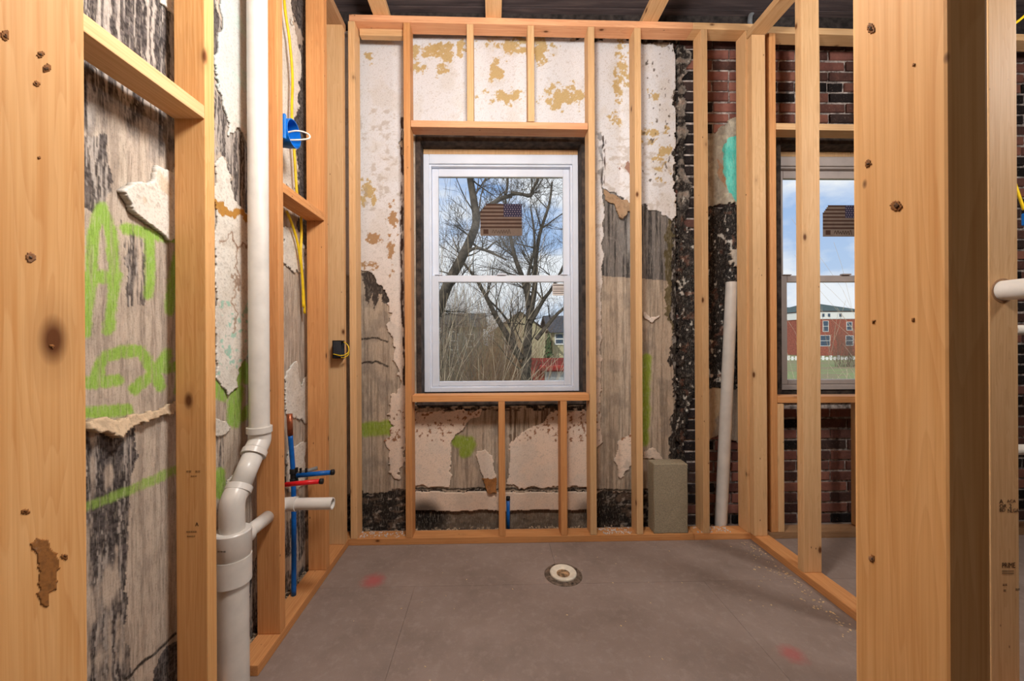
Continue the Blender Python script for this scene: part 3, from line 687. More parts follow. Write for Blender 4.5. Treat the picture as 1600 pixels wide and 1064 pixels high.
LF = [('A', [(180, 296), (200, 283), (222, 288), (234, 280), (240, 258), (256, 264), (268, 270), (278, 258), (290, 262), (290, 370), (262, 376), (235, 356), (205, 335)], .35),
      ('A', [(248, -60), (268, -60), (272, 25), (262, 18), (250, 5)], .4),
      ('B', [(346, -300), (420, -300), (420, 250), (392, 250), (378, 205), (368, 200), (357, 215), (348, 170), (338, 140), (336, 90), (346, 30)], .7),
      ('B', [(336, 250), (346, 240), (356, 270), (370, 318), (392, 335), (420, 330), (420, 540), (392, 560), (384, 560), (376, 575), (368, 600), (356, 622), (345, 605), (336, 590)], .5),
      ('B', [(330, 654), (350, 655), (358, 668), (352, 680), (330, 684)], .3),
      ('B', [(352, 752), (366, 740), (372, 745), (362, 790), (352, 800)], .3),
      ('C', [(436, -100), (452, -60), (456, 40), (470, 90), (466, 130), (460, 220), (464, 300), (446, 290), (436, 300)], .6),
      ('C', [(440, 355), (472, 360), (474, 420), (460, 428), (440, 410)], .5),
      ('C', [(446, 580), (456, 572), (462, 565), (470, 600), (480, 580), (482, 660), (446, 650)], .5),
      ('C', [(448, 700), (476, 690), (480, 740), (470, 760), (452, 775), (446, 740)], .6)]
for i, (kz, poly, wk) in enumerate(LF):
    m = inpoly(px * (1 - wk) + wx * wk, py * (1 - wk) + wy * wk, poly)
    lift = 0.005 + (.012 * sm(300, 180, px) * (i == 0))
    grid_sheet('plaster_finish_coat', U, V, fnL, m, fl, lift + (fbm(u * 22, v * 22, 3, 91) - .5) * .004, .002, 'plaster_finish', wall_left, flip=True)
# the curled roll of torn plaster skin
flap('plaster_curl', [(128, 656), (150, 652), (175, 656), (205, 648), (240, 640), (290, 620), (290, 640), (250, 650), (215, 662), (195, 668), (172, 684), (150, 676), (128, 672)], 0, (206, 182, 152), wall_left, .028, 61, 'x', XP)

# ------------------------------------------------------------------ back framing
def fx(px, py=300): return at(px, py, YF).x
back = thing('stud_wall', (0.3, YF, 0), 'new timber stud wall framing the windows of the plastered back wall', 'stud wall')
TPl, TPr = at(545, 22, YF), at(1178, 37, YF)                 # top plate: its top front edge
def plate_z(x): t = (x - TPl.x) / (TPr.x - TPl.x); return TPl.z + (TPr.z - TPl.z) * t
def hplate(name, x0, x1, ztop0, ztop1, mat, parent=back, y0=YF, y1=YB):
    ym = (y0 + y1) / 2
    return beam(name, (x0, ym, ztop0 - TH / 2), (x1, ym, ztop1 - TH / 2), y1 - y0, TH, mat, parent, (0, 1, 0))
xa, xs, xe = TPl.x, fx(1083, 50), at(1178, 37, YF).x
hplate('top_plate', xa, xs, plate_z(xa), plate_z(xs), 'wood_red'); hplate('top_plate', xs, xe, plate_z(xs), plate_z(xe), 'wood_pale')
hplate('top_plate', xe + .002, 3.6, plate_z(xe) - .012, plate_z(xe) - .05, 'wood_pale')
hplate('bottom_plate', XL0 - .08, fx(1085, 840), TH, TH, 'wood_orange'); hplate('bottom_plate', fx(1085, 840) + .002, at(1182, 845, YF).x, TH, TH, 'wood_orange')
hplate('bottom_plate', at(1182, 845, YF).x + .003, 3.6, TH, TH, 'wood_dirty')
def bstud(l, r, py, mat, z0=TH, z1=None, name='stud'):
    c = (fx(l, py) + fx(r, py)) / 2
    return upright(name, c - TH / 2, c + TH / 2, YF, YB, z0 + .0005, (z1 if z1 is not None else plate_z(c) - TH) - .001, mat, back)
s1 = bstud(544.7, 555.5, 300, 'wood_pale'); s2 = bstud(631, 642, 300, 'wood_orange'); s3 = bstud(919.5, 930.5, 300, 'wood_pale')
s4 = bstud(992, 1003, 300, 'wood_pale'); s5 = bstud(1096, 1107, 300, 'wood_pale'); s6 = bstud(1165, 1176.5, 300, 'wood_pale')
HZ = at(780, 189.5, YF).z; SZ = at(780, 617, YF).z
xh0, xh1 = fx(642, 300) + .001, fx(919.5, 300) - .001
hd = hplate('window_header', xh0, xh1, HZ + .004, HZ - .006, 'wood_red'); sl = hplate('window_sill_plate', xh0, xh1, SZ, SZ, 'wood_orange')
for l, r in ((729.5, 740), (824.5, 835)): bstud(l, r, 120, 'wood_pale', HZ, None, 'cripple_stud')
for l, r in ((779, 789.7), (876, 886.5)): bstud(l, r, 740, 'wood_orange', TH, SZ - TH, 'cripple_stud')
# short nailer under the plate in the left bay
beam('nailer', (fx(556, 45) + .003, YB - .02, plate_z(xa) - TH - .022), (fx(630, 45) - .004, YB - .02, plate_z(xa) - TH - .026), .038, .04, 'wood_pale', back, (0, 1, 0))
# right-hand room
def bstud2(x, mat, z0=TH, z1=None, name='stud'):
    zt = plate_z(xe) - .012 - .038 * (x - xe) / (3.6 - xe) - TH
    return upright(name, x - TH / 2, x + TH / 2, YF, YB, z0 + .0005, (z1 if z1 is not None else zt) - .001, mat, back)
k0 = fx(1208, 300); bstud2(k0, 'wood_orange'); k1 = k0 + (fx(925) - fx(636.5)) ; bstud2(k1, 'wood_pale'); bstud2(k1 + .38, 'wood_pale'); bstud2(3.55, 'wood_pale')
h2 = at(1290, 192.5, YF).z; z2 = at(1290, 619, YF).z
hplate('window_header', k0 + .02, k1 - .02, h2, h2 - .01, 'wood_pale'); hplate('window_sill_plate', k0 + .02, k1 - .02, z2, z2 - .005, 'wood_orange')
for t in (.02 + TH / 2, .56, .92): bstud2(k0 + t, 'wood_pale', TH, z2 - TH - .004, 'cripple_stud')
for t in (fx(1276, 120) - k0, .70): bstud2(k0 + t, 'wood_pale', h2, None, 'cripple_stud')

# ------------------------------------------------------------------ left framing
lf = thing('stud_wall', (XL0, 1.2, 0), 'timber stud wall standing against the graffitied plaster wall, plumbing running inside', 'stud wall')
def lstud(pxn, py, mat, ztop=2.946, name='stud'):
    y = on_x(pxn, py, XL0).y
    return upright(name, XL1, XL0, y, y + TH, TH + .0005, ztop, mat, lf), y
L1, yl1 = lstud(321, 300, 'wood_post'); L2, yl2 = lstud(436.5, 700, 'wood_orange'); L3, yl3 = lstud(509, 700, 'wood_orange'); L4, yl4 = lstud(537, 500, 'wood_pale')
yl0 = yl1 - .406
L0 = upright('stud', XL1, XL0, yl0, yl0 + TH, TH, 2.946, 'wood_pale', lf)
beam('top_plate', ((XL0 + XL1) / 2, .45, 2.946 + TH / 2), ((XL0 + XL1) / 2, YF - .003, 2.946 + TH / 2), abs(XL1 - XL0), TH, 'wood_dirty', lf)
PIPE_Y = on_x(364, 950, -.877).y
beam('bottom_plate', ((XL0 + XL1) / 2, .45, TH / 2), ((XL0 + XL1) / 2, PIPE_Y - .062, TH / 2), abs(XL1 - XL0), TH, 'wood_orange', lf)
beam('bottom_plate', ((XL0 + XL1) / 2, PIPE_Y + .062, TH / 2), ((XL0 + XL1) / 2, YF - .003, TH / 2), abs(XL1 - XL0), TH, 'wood_orange', lf)
b1 = on_x(320, 186, XL0).z; beam('blocking', ((XL0 + XL1) / 2, yl0 + TH + .001, b1 + TH / 2 - .01), ((XL0 + XL1) / 2, yl1 - .001, b1 + TH / 2), abs(XL1 - XL0), TH, 'wood_pale', lf)
b2 = on_x(501, 341, XL0).z; beam('blocking', ((XL0 + XL1) / 2, yl2 + TH + .001, b2 + TH / 2), ((XL0 + XL1) / 2, yl3 - .001, b2 + TH / 2), abs(XL1 - XL0), TH, 'wood_orange', lf)

# ------------------------------------------------------------------ right partition
pr = thing('stud_wall', (XR0, 1.6, 0), 'open timber partition between the drain floor and the brick-walled room', 'stud wall')
p1x = at(1177, 500, YF - .04).x
upright('stud', p1x, p1x + .078, YF - .0395, YF - .001, TH + .0005, 2.93, 'wood_pale', pr)
yp2 = on_x(1254.5, 600, XR0).y; yp4 = on_x(1591, 529, XR1).y
P2 = upright('stud', XR0, XR1, yp2, yp2 + TH, TH + .0005, 2.93, 'wood_pale', pr)
P3 = upright('stud', XR0, XR1, (yp2 + yp4) / 2, (yp2 + yp4) / 2 + TH, TH + .0005, 2.93, 'wood_pale', pr)
P4 = upright('stud', XR0, XR1, yp4, yp4 + TH, TH + .0005, 2.93, 'wood_pale', pr); P4['label'] = 'stud with black grade stamps and the word PRIME'
upright('stud', XR0, XR1, yp4 - .42, yp4 - .42 + TH, TH + .0005, 2.93, 'wood_pale', pr)
beam('top_plate', ((XR0 + XR1) / 2 - .012, .45, 2.932 + TH / 2), ((XR0 + XR1) / 2 - .012, YF - .003, 2.932 + TH / 2), .089, TH, 'wood_pale', pr)
beam('bottom_plate', ((XR0 + XR1) / 2, .45, TH / 2), ((XR0 + XR1) / 2, YF - .003, TH / 2), .089, TH, 'wood_orange', pr)
# stamps on P4 (wide face looks at -y)
def stamp(par, x, y, z, size, body, sx=1.0):
    M = Matrix.Translation((x, y - .0006, z)) @ Matrix.Rotation(math.pi / 2, 4, 'X') @ Matrix.Diagonal((sx, 1, 1, 1))
    return text_mesh('grade_stamp', body, size, 'ink', par, M)
def face(pxx, pyy): return at(pxx, pyy, yp4)
for (qx, qy), sz, body, sx in (((1561, 785), .014, 'A', 1), ((1561, 792), .012, 'OR', 1), ((1561, 798), .011, 'BD', 1), ((1573, 784), .010, 'ACA', 1), ((1576, 792), .014, '2', 1), ((1574, 799), .012, 'NLGA', .8),
                               ((1565, 885), .017, 'PRIME', .7), ((1565, 893), .008, '==========', .6), ((1565, 897), .008, '==========', .6), ((1566, 915), .012, '==', .8), ((1567, 924), .012, '=', 1), ((1586, 922), .012, '==', .8)):
    p = face(qx, qy); stamp(P4, p.x, yp4, p.z - sz * .25, sz * 1.35, body, sx)
for (qx, qy), sz, body, sx in (((291, 739), .010, '==', 1), ((305, 739), .010, '==', 1), ((298, 746), .008, '===', 1), ((305, 822), .012, 'A', 1), ((291, 833), .009, '=====', .9), ((292, 840), .009, '====', .9)):
    p = at(qx, qy, yl1); stamp(L1, p.x, yl1, p.z, sz * 1.3, body, sx)

# ------------------------------------------------------------------ doorway studs close to the camera
dw = thing('stud_wall', (0, .40, 0), 'doorway framing whose two thick jamb studs flank the opening', 'stud wall')
_cn, _cf = on_x(1483, 529, 1.0).y, on_x(1334, 529, 1.0).y; JX = .089 / (_cf - _cn); JY = JX * _cn; JXr = at(1547, 529, JY).x
upright('jamb_stud', JX, JXr, JY, JY + .089, TH, 2.93, 'wood_post', dw)
LX = at(135, 529, .445).x; upright('jamb_stud', LX - .038, LX, .355, .445, TH, 2.93, 'wood_post', dw)
upright('jamb_stud', .60, .638, .352, .441, TH, 2.93, 'wood_pale', dw).location.x += .40; upright('jamb_stud', -.80, -.762, .355, .445, TH, 2.93, 'wood_pale', dw)
beam('top_plate', (-.92, .398, 2.93 + TH / 2), (1.60, .398, 2.93 + TH / 2), .089, TH, 'wood_pale', dw, (0, 1, 0))
beam('bottom_plate', (-.92, .398, TH / 2), (-.472, .398, TH / 2), .089, TH, 'wood_orange', dw, (0, 1, 0)); beam('bottom_plate', (.418, .398, TH / 2), (1.60, .398, TH / 2), .089, TH, 'wood_orange', dw, (0, 1, 0))
beam('door_header', (-.472, .398, 2.60), (.418, .398, 2.60), .089, .12, 'wood_pale', dw, (0, 1, 0))

def knot(cx, cy, rx, ry, X, sg, seed, c=(146, 96, 52)):
    for k, (f, cc) in enumerate(((1.0, c), (.5, tuple(v * .6 for v in c)))):
        flap('knot', [(cx + rx * f * math.cos(a * .5236), cy + ry * f * math.sin(a * .5236)) for a in range(12)], 0, cc, dw, 0, seed + k, 'x', X, .0004 + .0004 * k, sg, 4, .0012)
for i, (cx, cy, rx, ry) in enumerate(((47, 402, 10, 9), (72, 107, 8, 8), (8, 56, 8, 10), (63, 85, 7, 7), (57, 131, 6, 6), (81, 541, 5, 5), (40, 800, 8, 6), (100, 870, 7, 6), (62, 246, 4, 4))): knot(cx, cy, rx, ry, LX, 1, 200 + i * 3)
for i, (cx, cy, rx, ry) in enumerate(((1401, 322, 10, 10), (1361, 44, 7, 10), (1357, 256, 6, 7), (1365, 502, 4, 4), (1427, 499, 5, 4), (1362, 872, 5, 8), (1427, 101, 4, 4))): knot(cx, cy, rx, ry, JX, -1, 300 + i * 3)
flap('bark_scar', [(46, 850), (60, 838), (78, 842), (86, 862), (92, 890), (90, 915), (82, 925), (74, 952), (58, 946), (56, 915), (60, 880), (54, 862)], 0, (150, 100, 54), dw, 0, 91, 'x', LX, .0005, 1, 14, .0012)

# ------------------------------------------------------------------ ceiling strapping above the back plate
for (l, r, pyy), lab in zip(((581, 609, 14), (757, 785, 14), (1000, 1032, 20)), ('next to the pipe-side corner, darkened on one edge', 'over the middle of the window', 'right of the window, beside a dark gap')):
    zt = plate_z(fx((l + r) / 2, pyy)); x0 = at(l, pyy, YF).x; x1 = at(r, pyy, YF).x
    o = beam('ceiling_strap', ((x0 + x1) / 2, -2.4, zt + .001 + TH / 2), ((x0 + x1) / 2, YB + .05, zt + .001 + TH / 2), .092, TH, 'wood_pale', None)
    tag(o, 'pale board crossing the dark ceiling ' + lab, 'board', 'boards under the ceiling deck')

# ------------------------------------------------------------------ windows
def ring(name, x0, x1, z0, z1, wl, wr, wt, wb, y0, y1, mat, parent, bevel=.003):
    return boxes(name, [(x0, x0 + wl, y0, y1, z0, z1), (x1 - wr, x1, y0, y1, z0, z1), (x0 + wl, x1 - wr, y0, y1, z1 - wt, z1), (x0 + wl, x1 - wr, y0, y1, z0, z0 + wb)], mat, parent, bevel)
def make_window(name, hole, dx, dz, mat, side='old_frame'):
    """double-hung sash window; px measured on the first window, dx/dz shift it"""
    Y = 2.495
    def X(p, Yv=Y): return at(p, 420, Yv).x + dx
    def Z(p, Yv=Y): return at(785, p, Yv).z + dz
    root = link(name, None) if False else thing(name, ((hole['x0'] + hole['x1']) / 2, Y, hole['z0']), None, None); tag(root, kind='structure')
    e = .001
    ring('old_jamb', hole['x0'] + e, hole['x1'] - e, hole['z0'] + e, hole['z1'] - e, .03, .03, .055, .02, YP + .012, 2.70, 'old_frame', root)
    ix0, ix1, iz0, iz1 = hole['x0'] + .031, hole['x1'] - .031, hole['z0'] + .021, hole['z1'] - .056
    fx0, fx1, fz0, fz1 = max(X(661), ix0 + .001), min(X(908), ix1 - .001), max(Z(612), iz0 + .001), Z(241)
    boxes('head_shim', [(fx0, fx1, Y + .004, Y + .05, fz1 + .001, iz1 - .001)], 'wood_pale', root, .002)
    boxes('side_shim', [(ix0, fx0 - .0005, Y - .03 if side != 'old_frame' else Y + .012, Y + .09, iz0, iz1)], side, root); boxes('side_shim', [(fx1 + .0005, ix1, Y + .012, Y + .09, iz0, iz1)], 'old_frame', root)
    boxes('sill_shim', [(fx0, fx1, Y + .01, Y + .09, iz0, fz0 - .0005)], 'old_frame', root)
    ring('frame', fx0, fx1, fz0, fz1, .036, .036, .062, .030, Y, Y + .085, mat, root)
    ring('stop', fx0 + .036, fx1 - .036, fz0 + .03, fz1 - .062, .012, .012, .012, .006, Y + .014, Y + .08, mat, root, .002)
    sx0, sx1 = fx0 + .0485, fx1 - .0485
    zm = (Z(429.5) + Z(440)) / 2
    us = ring('upper_sash', sx0, sx1, zm - .018, fz1 - .075, .042, .042, .052, .036, Y + .046, Y + .074, mat, root)
    boxes('pane', [(sx0 + .040, sx1 - .040, Y + .058, Y + .062, zm + .016, fz1 - .125)], 'window_glass', us)
    ls = ring('lower_sash', sx0, sx1, fz0 + .037, zm + .022, .044, .044, .044, .030, Y + .016, Y + .044, mat, root)
    boxes('pane', [(sx0 + .042, sx1 - .042, Y + .029, Y + .033, fz0 + .065, zm - .020)], 'window_glass', ls)
    boxes('sash_lock', [((sx0 + sx1) / 2 - .03, (sx0 + sx1) / 2 + .03, Y + .002, Y + .03, zm + .0222, zm + .032)], mat, ls, .003)
    boxes('tilt_latch', [(sx0 + .02, sx0 + .07, Y + .008, Y + .04, zm + .0222, zm + .029)], mat, ls, .002); boxes('tilt_latch', [(sx1 - .07, sx1 - .02, Y + .008, Y + .04, zm + .0222, zm + .029)], mat, ls, .002)
    # flag sticker, seen from behind
    yg = Y + .0572
    x0, x1, z0, z1 = X(751, yg), X(816, yg), Z(368.5, yg), Z(318.5, yg)
    vs_, fs_, ms_ = [], [], []
    def quad(a, b, c, d, mi, pr=0.0):
        i = len(vs_); vs_.extend([(a, yg - .0004 - pr, c), (b, yg - .0004 - pr, c), (b, yg - .0004 - pr, d), (a, yg - .0004 - pr, d)]); fs_.append((i, i + 1, i + 2, i + 3)); ms_.append(mi)
    H = z1 - z0; Wd = x1 - x0; foot = H * .24; sh = (H - foot) / 13; cxs = x0 + Wd * .56; 
    quad(x0, x1, z0, z0 + foot, 0)
    for k in range(13):
        a = x0 + (Wd * .13 * max(0, k - 8) / 4 if k > 8 else 0); b = cxs if k >= 6 else x1
        quad(a, b, z0 + foot + k * sh, z0 + foot + (k + 1) * sh, 1 if k % 2 == 0 else 0)
    quad(cxs, x1, z0 + foot + 6 * sh, z1, 2)
    for r in range(6):
        for c in range(7):
            sx = cxs + (x1 - cxs) * (c + .5 + (.25 if r % 2 else -.1)) / 7.3; sz = z0 + foot + 6 * sh + (7 * sh) * (r + .5) / 6; dd = Wd * .011
            i = len(vs_); vs_.extend([(sx - dd, yg - .0007, sz), (sx, yg - .0007, sz - dd), (sx + dd, yg - .0007, sz), (sx, yg - .0007, sz + dd)]); fs_.append((i, i + 1, i + 2, i + 3)); ms_.append(3)
    me = bpy.data.meshes.new('flag_sticker'); me.from_pydata(vs_, [], fs_)
    for mm in ('flag_tan', 'flag_dark', 'flag_blue', 'flag_star'): me.materials.append(MATS[mm])
    me.polygons.foreach_set('material_index', ms_); st = link('flag_sticker', me, None, us); st['label'] = 'back of a flag-printed sticker'
    rnd = random.Random(5); pts = []; n = 15
    for k in range(n): pts.append((x0 + Wd * (.72 - .44 * k / (n - 1)), yg - .0012, z0 + foot * (.5 + (.28 if k % 2 else -.18) * (1.3 if k < 3 else .6 + .5 * rnd.random()))))
    link('script', (lambda b: (tube_bm(b, spline(pts, 4), .0013, 5), bm_mesh(b, 'script'))[1])(bmesh.new()), 'ink', us)
    boxes('logo_square', [(x0 + Wd * .07, x0 + Wd * .19, yg - .0012, yg - .0006, z0 + foot * .25, z0 + foot * .85)], 'flag_dark', us)
    # paper label in the lower pane
    yl = Y + .0285
    a, b, c, d = X(863, yl), X(886, yl), Z(462, yl), Z(443.5, yl)
    lb = boxes('paper_label', [(a, b, yl - .0006, yl - .0001, c, d)], 'label_white', ls)
    boxes('print', [(a + .004, b - .004, yl - .0010, yl - .0007, d - (d - c) * t - .003, d - (d - c) * t) for t in (.08, .14, .36, .5, .64, .8)], 'ink', ls)
    return root
w1 = make_window('window_1', W1, 0, 0, 'vinyl_white')
w2 = make_window('window_2', W2, W2['x0'] - W1['x0'] + .035, W2['z0'] - W1['z0'], 'vinyl_shaded', 'flaked_black')

# ------------------------------------------------------------------ plumbing in the left wall
sx = -.877
ys = on_x(403.5, 300, sx).y
zA = on_x(404, 676, sx).z; zB = .575
ds = thing('drain_stack', (sx, PIPE_Y, 0), 'white plastic drain stack with an offset and collared fittings', 'pipe')
R2, R3 = .0345, .047
pipe('riser', (sx, ys, zA + .004), (sx, ys, 3.15), R2, 'pvc', ds)
Oa = Vector((sx, ys, zA)); Ob = Vector((sx, PIPE_Y, zB)); dirv = (Ob - Oa).normalized()
up1 = Vector((0, 0, 1))
e1 = Oa + Vector((0, 0, -.03)); e2 = Ob + Vector((0, 0, .06))
k1v = e1 + (e2 - e1).normalized() * .04; k2v = e2 - (e2 - e1).normalized() * .05
tube('elbow', spline([Oa + Vector((0, 0, .01)), e1, k1v], 8), R2 * 1.10, 'pvc', ds, 28)
lathe('collar', [(R2 * .9, 0), (R2 * 1.24, 0), (R2 * 1.24, .022), (R2 * .9, .022)], 'pvc', ds, Oa, (0, 0, 1))
tube('offset_pipe', [k1v, k2v], R2 * .99, 'pvc', ds, 28)
lathe('collar', [(R2 * .9, 0), (R2 * 1.22, 0), (R2 * 1.22, .02), (R2 * .9, .02)], 'pvc', ds, k1v, e2 - e1)
tube('elbow', spline([k2v, e2, Ob - Vector((0, 0, .05))], 8), R2 * 1.08, 'pvc', ds, 28)
lathe('collar', [(R2 * .9, 0), (R2 * 1.2, 0), (R2 * 1.2, .02), (R2 * .9, .02)], 'pvc', ds, k2v - (e2 - e1).normalized() * .01, e2 - e1)
hz = on_x(364, 829, sx).z
lathe('hub', [(R2 * .8, .004), (R3 * 1.10, .004), (R3 * 1.18, 0), (R3 * 1.18, -.075), (R3 * 1.04, -.085), (R3 * 1.04, -.12)], 'pvc', ds, (sx, PIPE_Y, hz), (0, 0, 1))
z3 = on_x(364, 868, sx).z
lathe('collar', [(R3 * .98, 0), (R3 * 1.18, 0), (R3 * 1.18, -.085), (R3 * .98, -.088)], 'pvc', ds, (sx, PIPE_Y, z3), (0, 0, 1))
pipe('lower_pipe', (sx, PIPE_Y, -.01), (sx, PIPE_Y, hz - .1), R3 * 1.0, 'pvc', ds)
bz0 = hz - .035; bz = .497; RB = .024
tube('branch', [(sx, PIPE_Y + .045, bz0 - .01), (sx, yl2 - .003, bz)], RB, 'pvc', ds, 24)
lathe('collar', [(RB, 0), (RB * 1.28, 0), (RB * 1.28, .03), (RB, .03)], 'pvc', ds, (sx, PIPE_Y + .05, bz0 - .011), (0, 1, -.1))
p = (text_mesh('print', '===', .016, 'ink', None, Matrix.Translation((sx - .012, PIPE_Y - R3 * 1.185, hz - .045)) @ Matrix.Rotation(math.pi / 2, 4, 'X'))); adopt(p, ds)
sb = thing('stub_pipe', (sx, yl2 + .09, bz), 'short white plastic waste pipe poking out into the room, open end', 'pipe')
yst = yl2 + TH + .062
endx = at(520, 787, yst).x; bz = at(490, 787, yst).z
tube('elbow', spline([(sx, yl2 + TH + .004, bz), (sx, yst - .028, bz), (sx + .008, yst - .008, bz), (sx + .028, yst, bz), (sx + .05, yst, bz)], 6), RB * 1.15, 'pvc', sb, 24)
pipe('spout', (sx + .052, yst, bz), (endx, yst, bz), RB, 'pvc', sb)
lathe('collar', [(RB, 0), (RB * 1.22, 0), (RB * 1.22, .014), (RB, .014)], 'pvc', sb, (sx + .045, yst, bz), (1, 0, 0))
# pex
yx = on_floor(459, 930, TH).y; xx = on_floor(459, 930, TH).x
bp = thing('water_line', (xx, yx, TH), 'blue plastic water line rising from the floor plate to a copper end', 'pipe')
topb = on_x(453, 681, xx); topc = on_x(451, 648, xx); zf = at(462, 744, yx).z
tube('tubing', spline([(xx, yx, TH), (xx + .002, yx, .30), (xx, yx, zf), (xx - .004, yx - .015, topb.z)], 6), .0105, 'pex_blue', bp, 14)
tube('copper_end', [(xx - .004, yx - .015, topb.z), (xx - .005, yx - .018, topc.z)], .012, 'copper', bp, 14)
lathe('tee', [(.012, -.035), (.0145, -.03), (.0145, -.012), (.012, -.01), (.012, .01), (.0145, .012), (.0145, .03), (.012, .035)], 'black_plastic', bp, (xx, yx, zf), (0, 0, 1), 14)
for dz in (-.022, .022): boxes('crimp_tab', [(xx + .010, xx + .020, yx - .006, yx + .006, zf + dz - .004, zf + dz + .016)], 'black_plastic', bp)
cb = thing('water_stub', (xx + .02, yx, zf), 'blue plastic stub sticking into the room above the red one', 'pipe')
ce = at(519, 738, yx)
tube('tubing', [(xx + .018, yx - .002, zf + .004), (ce.x, yx, ce.z)], .0105, 'pex_blue', cb, 14); tube('plug', [(ce.x - .004, yx, ce.z), (ce.x + .008, yx, ce.z + .001)], .0125, 'black_plastic', cb, 12)
for t in (.03, .055): boxes('crimp_tab', [(xx + t, xx + t + .007, yx - .005, yx + .005, zf + .012, zf + .036)], 'black_plastic', cb)
gb = at(496, 731, yx + .10); o = tube('water_stub', [(xx - .02, yx + .075, zf - .015), (gb.x, yx + .10, gb.z)], .009, 'pex_grey', None, 12); tag(o, 'thin grey stub pipe slanting up behind the blue stub', 'pipe')
rs = thing('water_stub', (xx, yl2 + TH + .02, zf), 'red plastic water stub with a black plugged end', 'pipe')
yr = yl2 + TH + .06; r0 = at(436, 758, yr); r1 = at(501, 752, yr)
tube('tubing', [(max(r0.x, XL1 + .012), yr, r0.z), (r1.x, yr, r1.z)], .0098, 'pex_red', rs, 14); tube('plug', [(r1.x - .003, yr, r1.z), (r1.x + .009, yr, r1.z)], .0118, 'black_plastic', rs, 12)
boxes('crimp_tab', [(r0.x + .02, r0.x + .027, yr - .005, yr + .005, r0.z + .008, r0.z + .035)], 'black_plastic', rs)
# small blue stub rising behind the sill cripple
bq = at(794, 800, YB + .035); zt = at(794, 776, YB + .035).z
o = thing('water_riser', (bq.x, YB + .035, 0), 'short blue water riser standing behind a short stud under the window', 'pipe'); tube('tubing', [(bq.x, YB + .035, 0), (bq.x, YB + .035, zt - .01)], .0105, 'pex_blue', o, 14); tube('cap', [(bq.x, YB + .035, zt - .02), (bq.x, YB + .035, zt)], .0125, 'black_plastic', o, 12)

# ------------------------------------------------------------------ electrical
yb = yl2 + TH + .062; bc = at(452, 209, yb); XB = -.905
eb = thing('junction_box', (XB, yb, bc.z), 'bright blue round plastic junction box nailed to a stud, wire loop hanging out', 'junction box')
lathe('shell', [(.0, 0), (.050, 0), (.056, .06), (.056, .085), (.052, .085), (.048, .006), (.0, .006)], 'blue_plastic', eb, (XB, yb, bc.z), (1, 0, 0), 28)
boxes('nail_bracket', [(XB + .01, XB + .08, yl2 + TH + .001, yl2 + TH + .012, bc.z - .05, bc.z + .05)], 'blue_plastic', eb, .002)
lp = [(XB + .02, yb - .01, bc.z - .012), (XB + .09, yb, bc.z + .012), (XB + .135, yb + .01, bc.z + .006), (XB + .14, yb + .01, bc.z - .014), (XB + .09, yb, bc.z - .026), (XB + .03, yb - .01, bc.z - .03)]
tube('wire_loop', spline(lp, 6), .0035, 'wire_white', eb, 8)
cbl = thing('electric_cable', (-.93, yb + .1, 1.2), 'yellow electric cable hanging in the stud bay through the blue box', 'cable')
def cpt(qx, qy, X=-.915): return on_x(qx, qy, X)
tube('cable', spline([cpt(440, -120), cpt(444, 0), cpt(452, 60), cpt(457, 120), cpt(456, 180), cpt(460, 240), cpt(463, 290), cpt(467, 335)], 6), .006, 'cable_yellow', cbl, 10)
cb2 = thing('electric_cable', (-.93, yb + .2, 1.2), 'pair of yellow cables drooping below the block between studs', 'cable')
tube('cable', spline([cpt(448, 330, -.93), cpt(458, 355, -.93), cpt(466, 385, -.93), cpt(472, 430, -.93), cpt(474, 480, -.93)], 6), .006, 'cable_yellow', cb2, 10)
tube('cable', spline([cpt(470, 330, -.93), cpt(471, 365, -.93), cpt(470, 400, -.93), cpt(473, 440, -.93), cpt(476, 490, -.93)], 6), .006, 'cable_yellow', cb2, 10)
ob = thing('outlet_box', (-.88, yl4 - .04, 1.1), 'small dark electrical box with yellow wires on the corner stud', 'electrical box')
c0 = at(520, 560, yl4 - .05); c1 = at(533, 532, yl4 - .05)
boxes('shell', [(c0.x, c0.x + .004, yl4 - .055, yl4 - .001, c0.z, c1.z), (c0.x, c1.x, yl4 - .055, yl4 - .051, c0.z, c1.z), (c0.x, c1.x, yl4 - .005, yl4 - .001, c0.z, c1.z), (c0.x, c1.x, yl4 - .055, yl4 - .001, c0.z, c0.z + .004), (c0.x, c1.x, yl4 - .055, yl4 - .001, c1.z - .004, c1.z)], 'box_grey', ob)
for k, dz in enumerate((0, .012)):
    tube('wire', spline([(c0.x + .008, yl4 - .045 - k * .016, c0.z + .012 + dz), (c1.x + .012, yl4 - .05 - k * .016, c0.z + .004 + dz), (c1.x + .035, yl4 - .04, c0.z + .022 + dz), (c1.x + .03, yl4 - .03, c1.z - .03), (c1.x + .006, yl4 - .03, c1.z - .008)], 6), .0028, 'cable_yellow', ob, 8)

# ------------------------------------------------------------------ things standing by the back wall
ps0 = at(1126, 832, 2.347); ps1 = at(1143.5, 441, 2.349)
lpipe = thing('loose_pipe', (ps0.x, 2.347, 0), 'loose white plastic pipe leaning against a stud before sooty brick', 'pipe')
d_ = Vector((ps1.x, 2.348, ps1.z)) - Vector((ps0.x, 2.347, .003)); pipe('pipe_wall', (ps0.x, 2.347, .003), Vector((ps0.x, 2.347, .003)) + d_, .0345, 'pvc', lpipe)
bx0 = at(1022, 780, YF + .004).x; bx1 = at(1075, 780, YF + .004).x; bzt = at(1048, 725, YF + .004).z
bm = bmesh.new(); box_bm(bm, bx0, bx1, YF + .004, YF + .094, TH + .001, bzt)
bmesh.ops.subdivide_edges(bm, edges=list(bm.edges), cuts=7, use_grid_fill=True)
bmesh.ops.bevel(bm, geom=[e for e in bm.edges if e.calc_face_angle(0) > 1], offset=.004, segments=1, affect='EDGES')
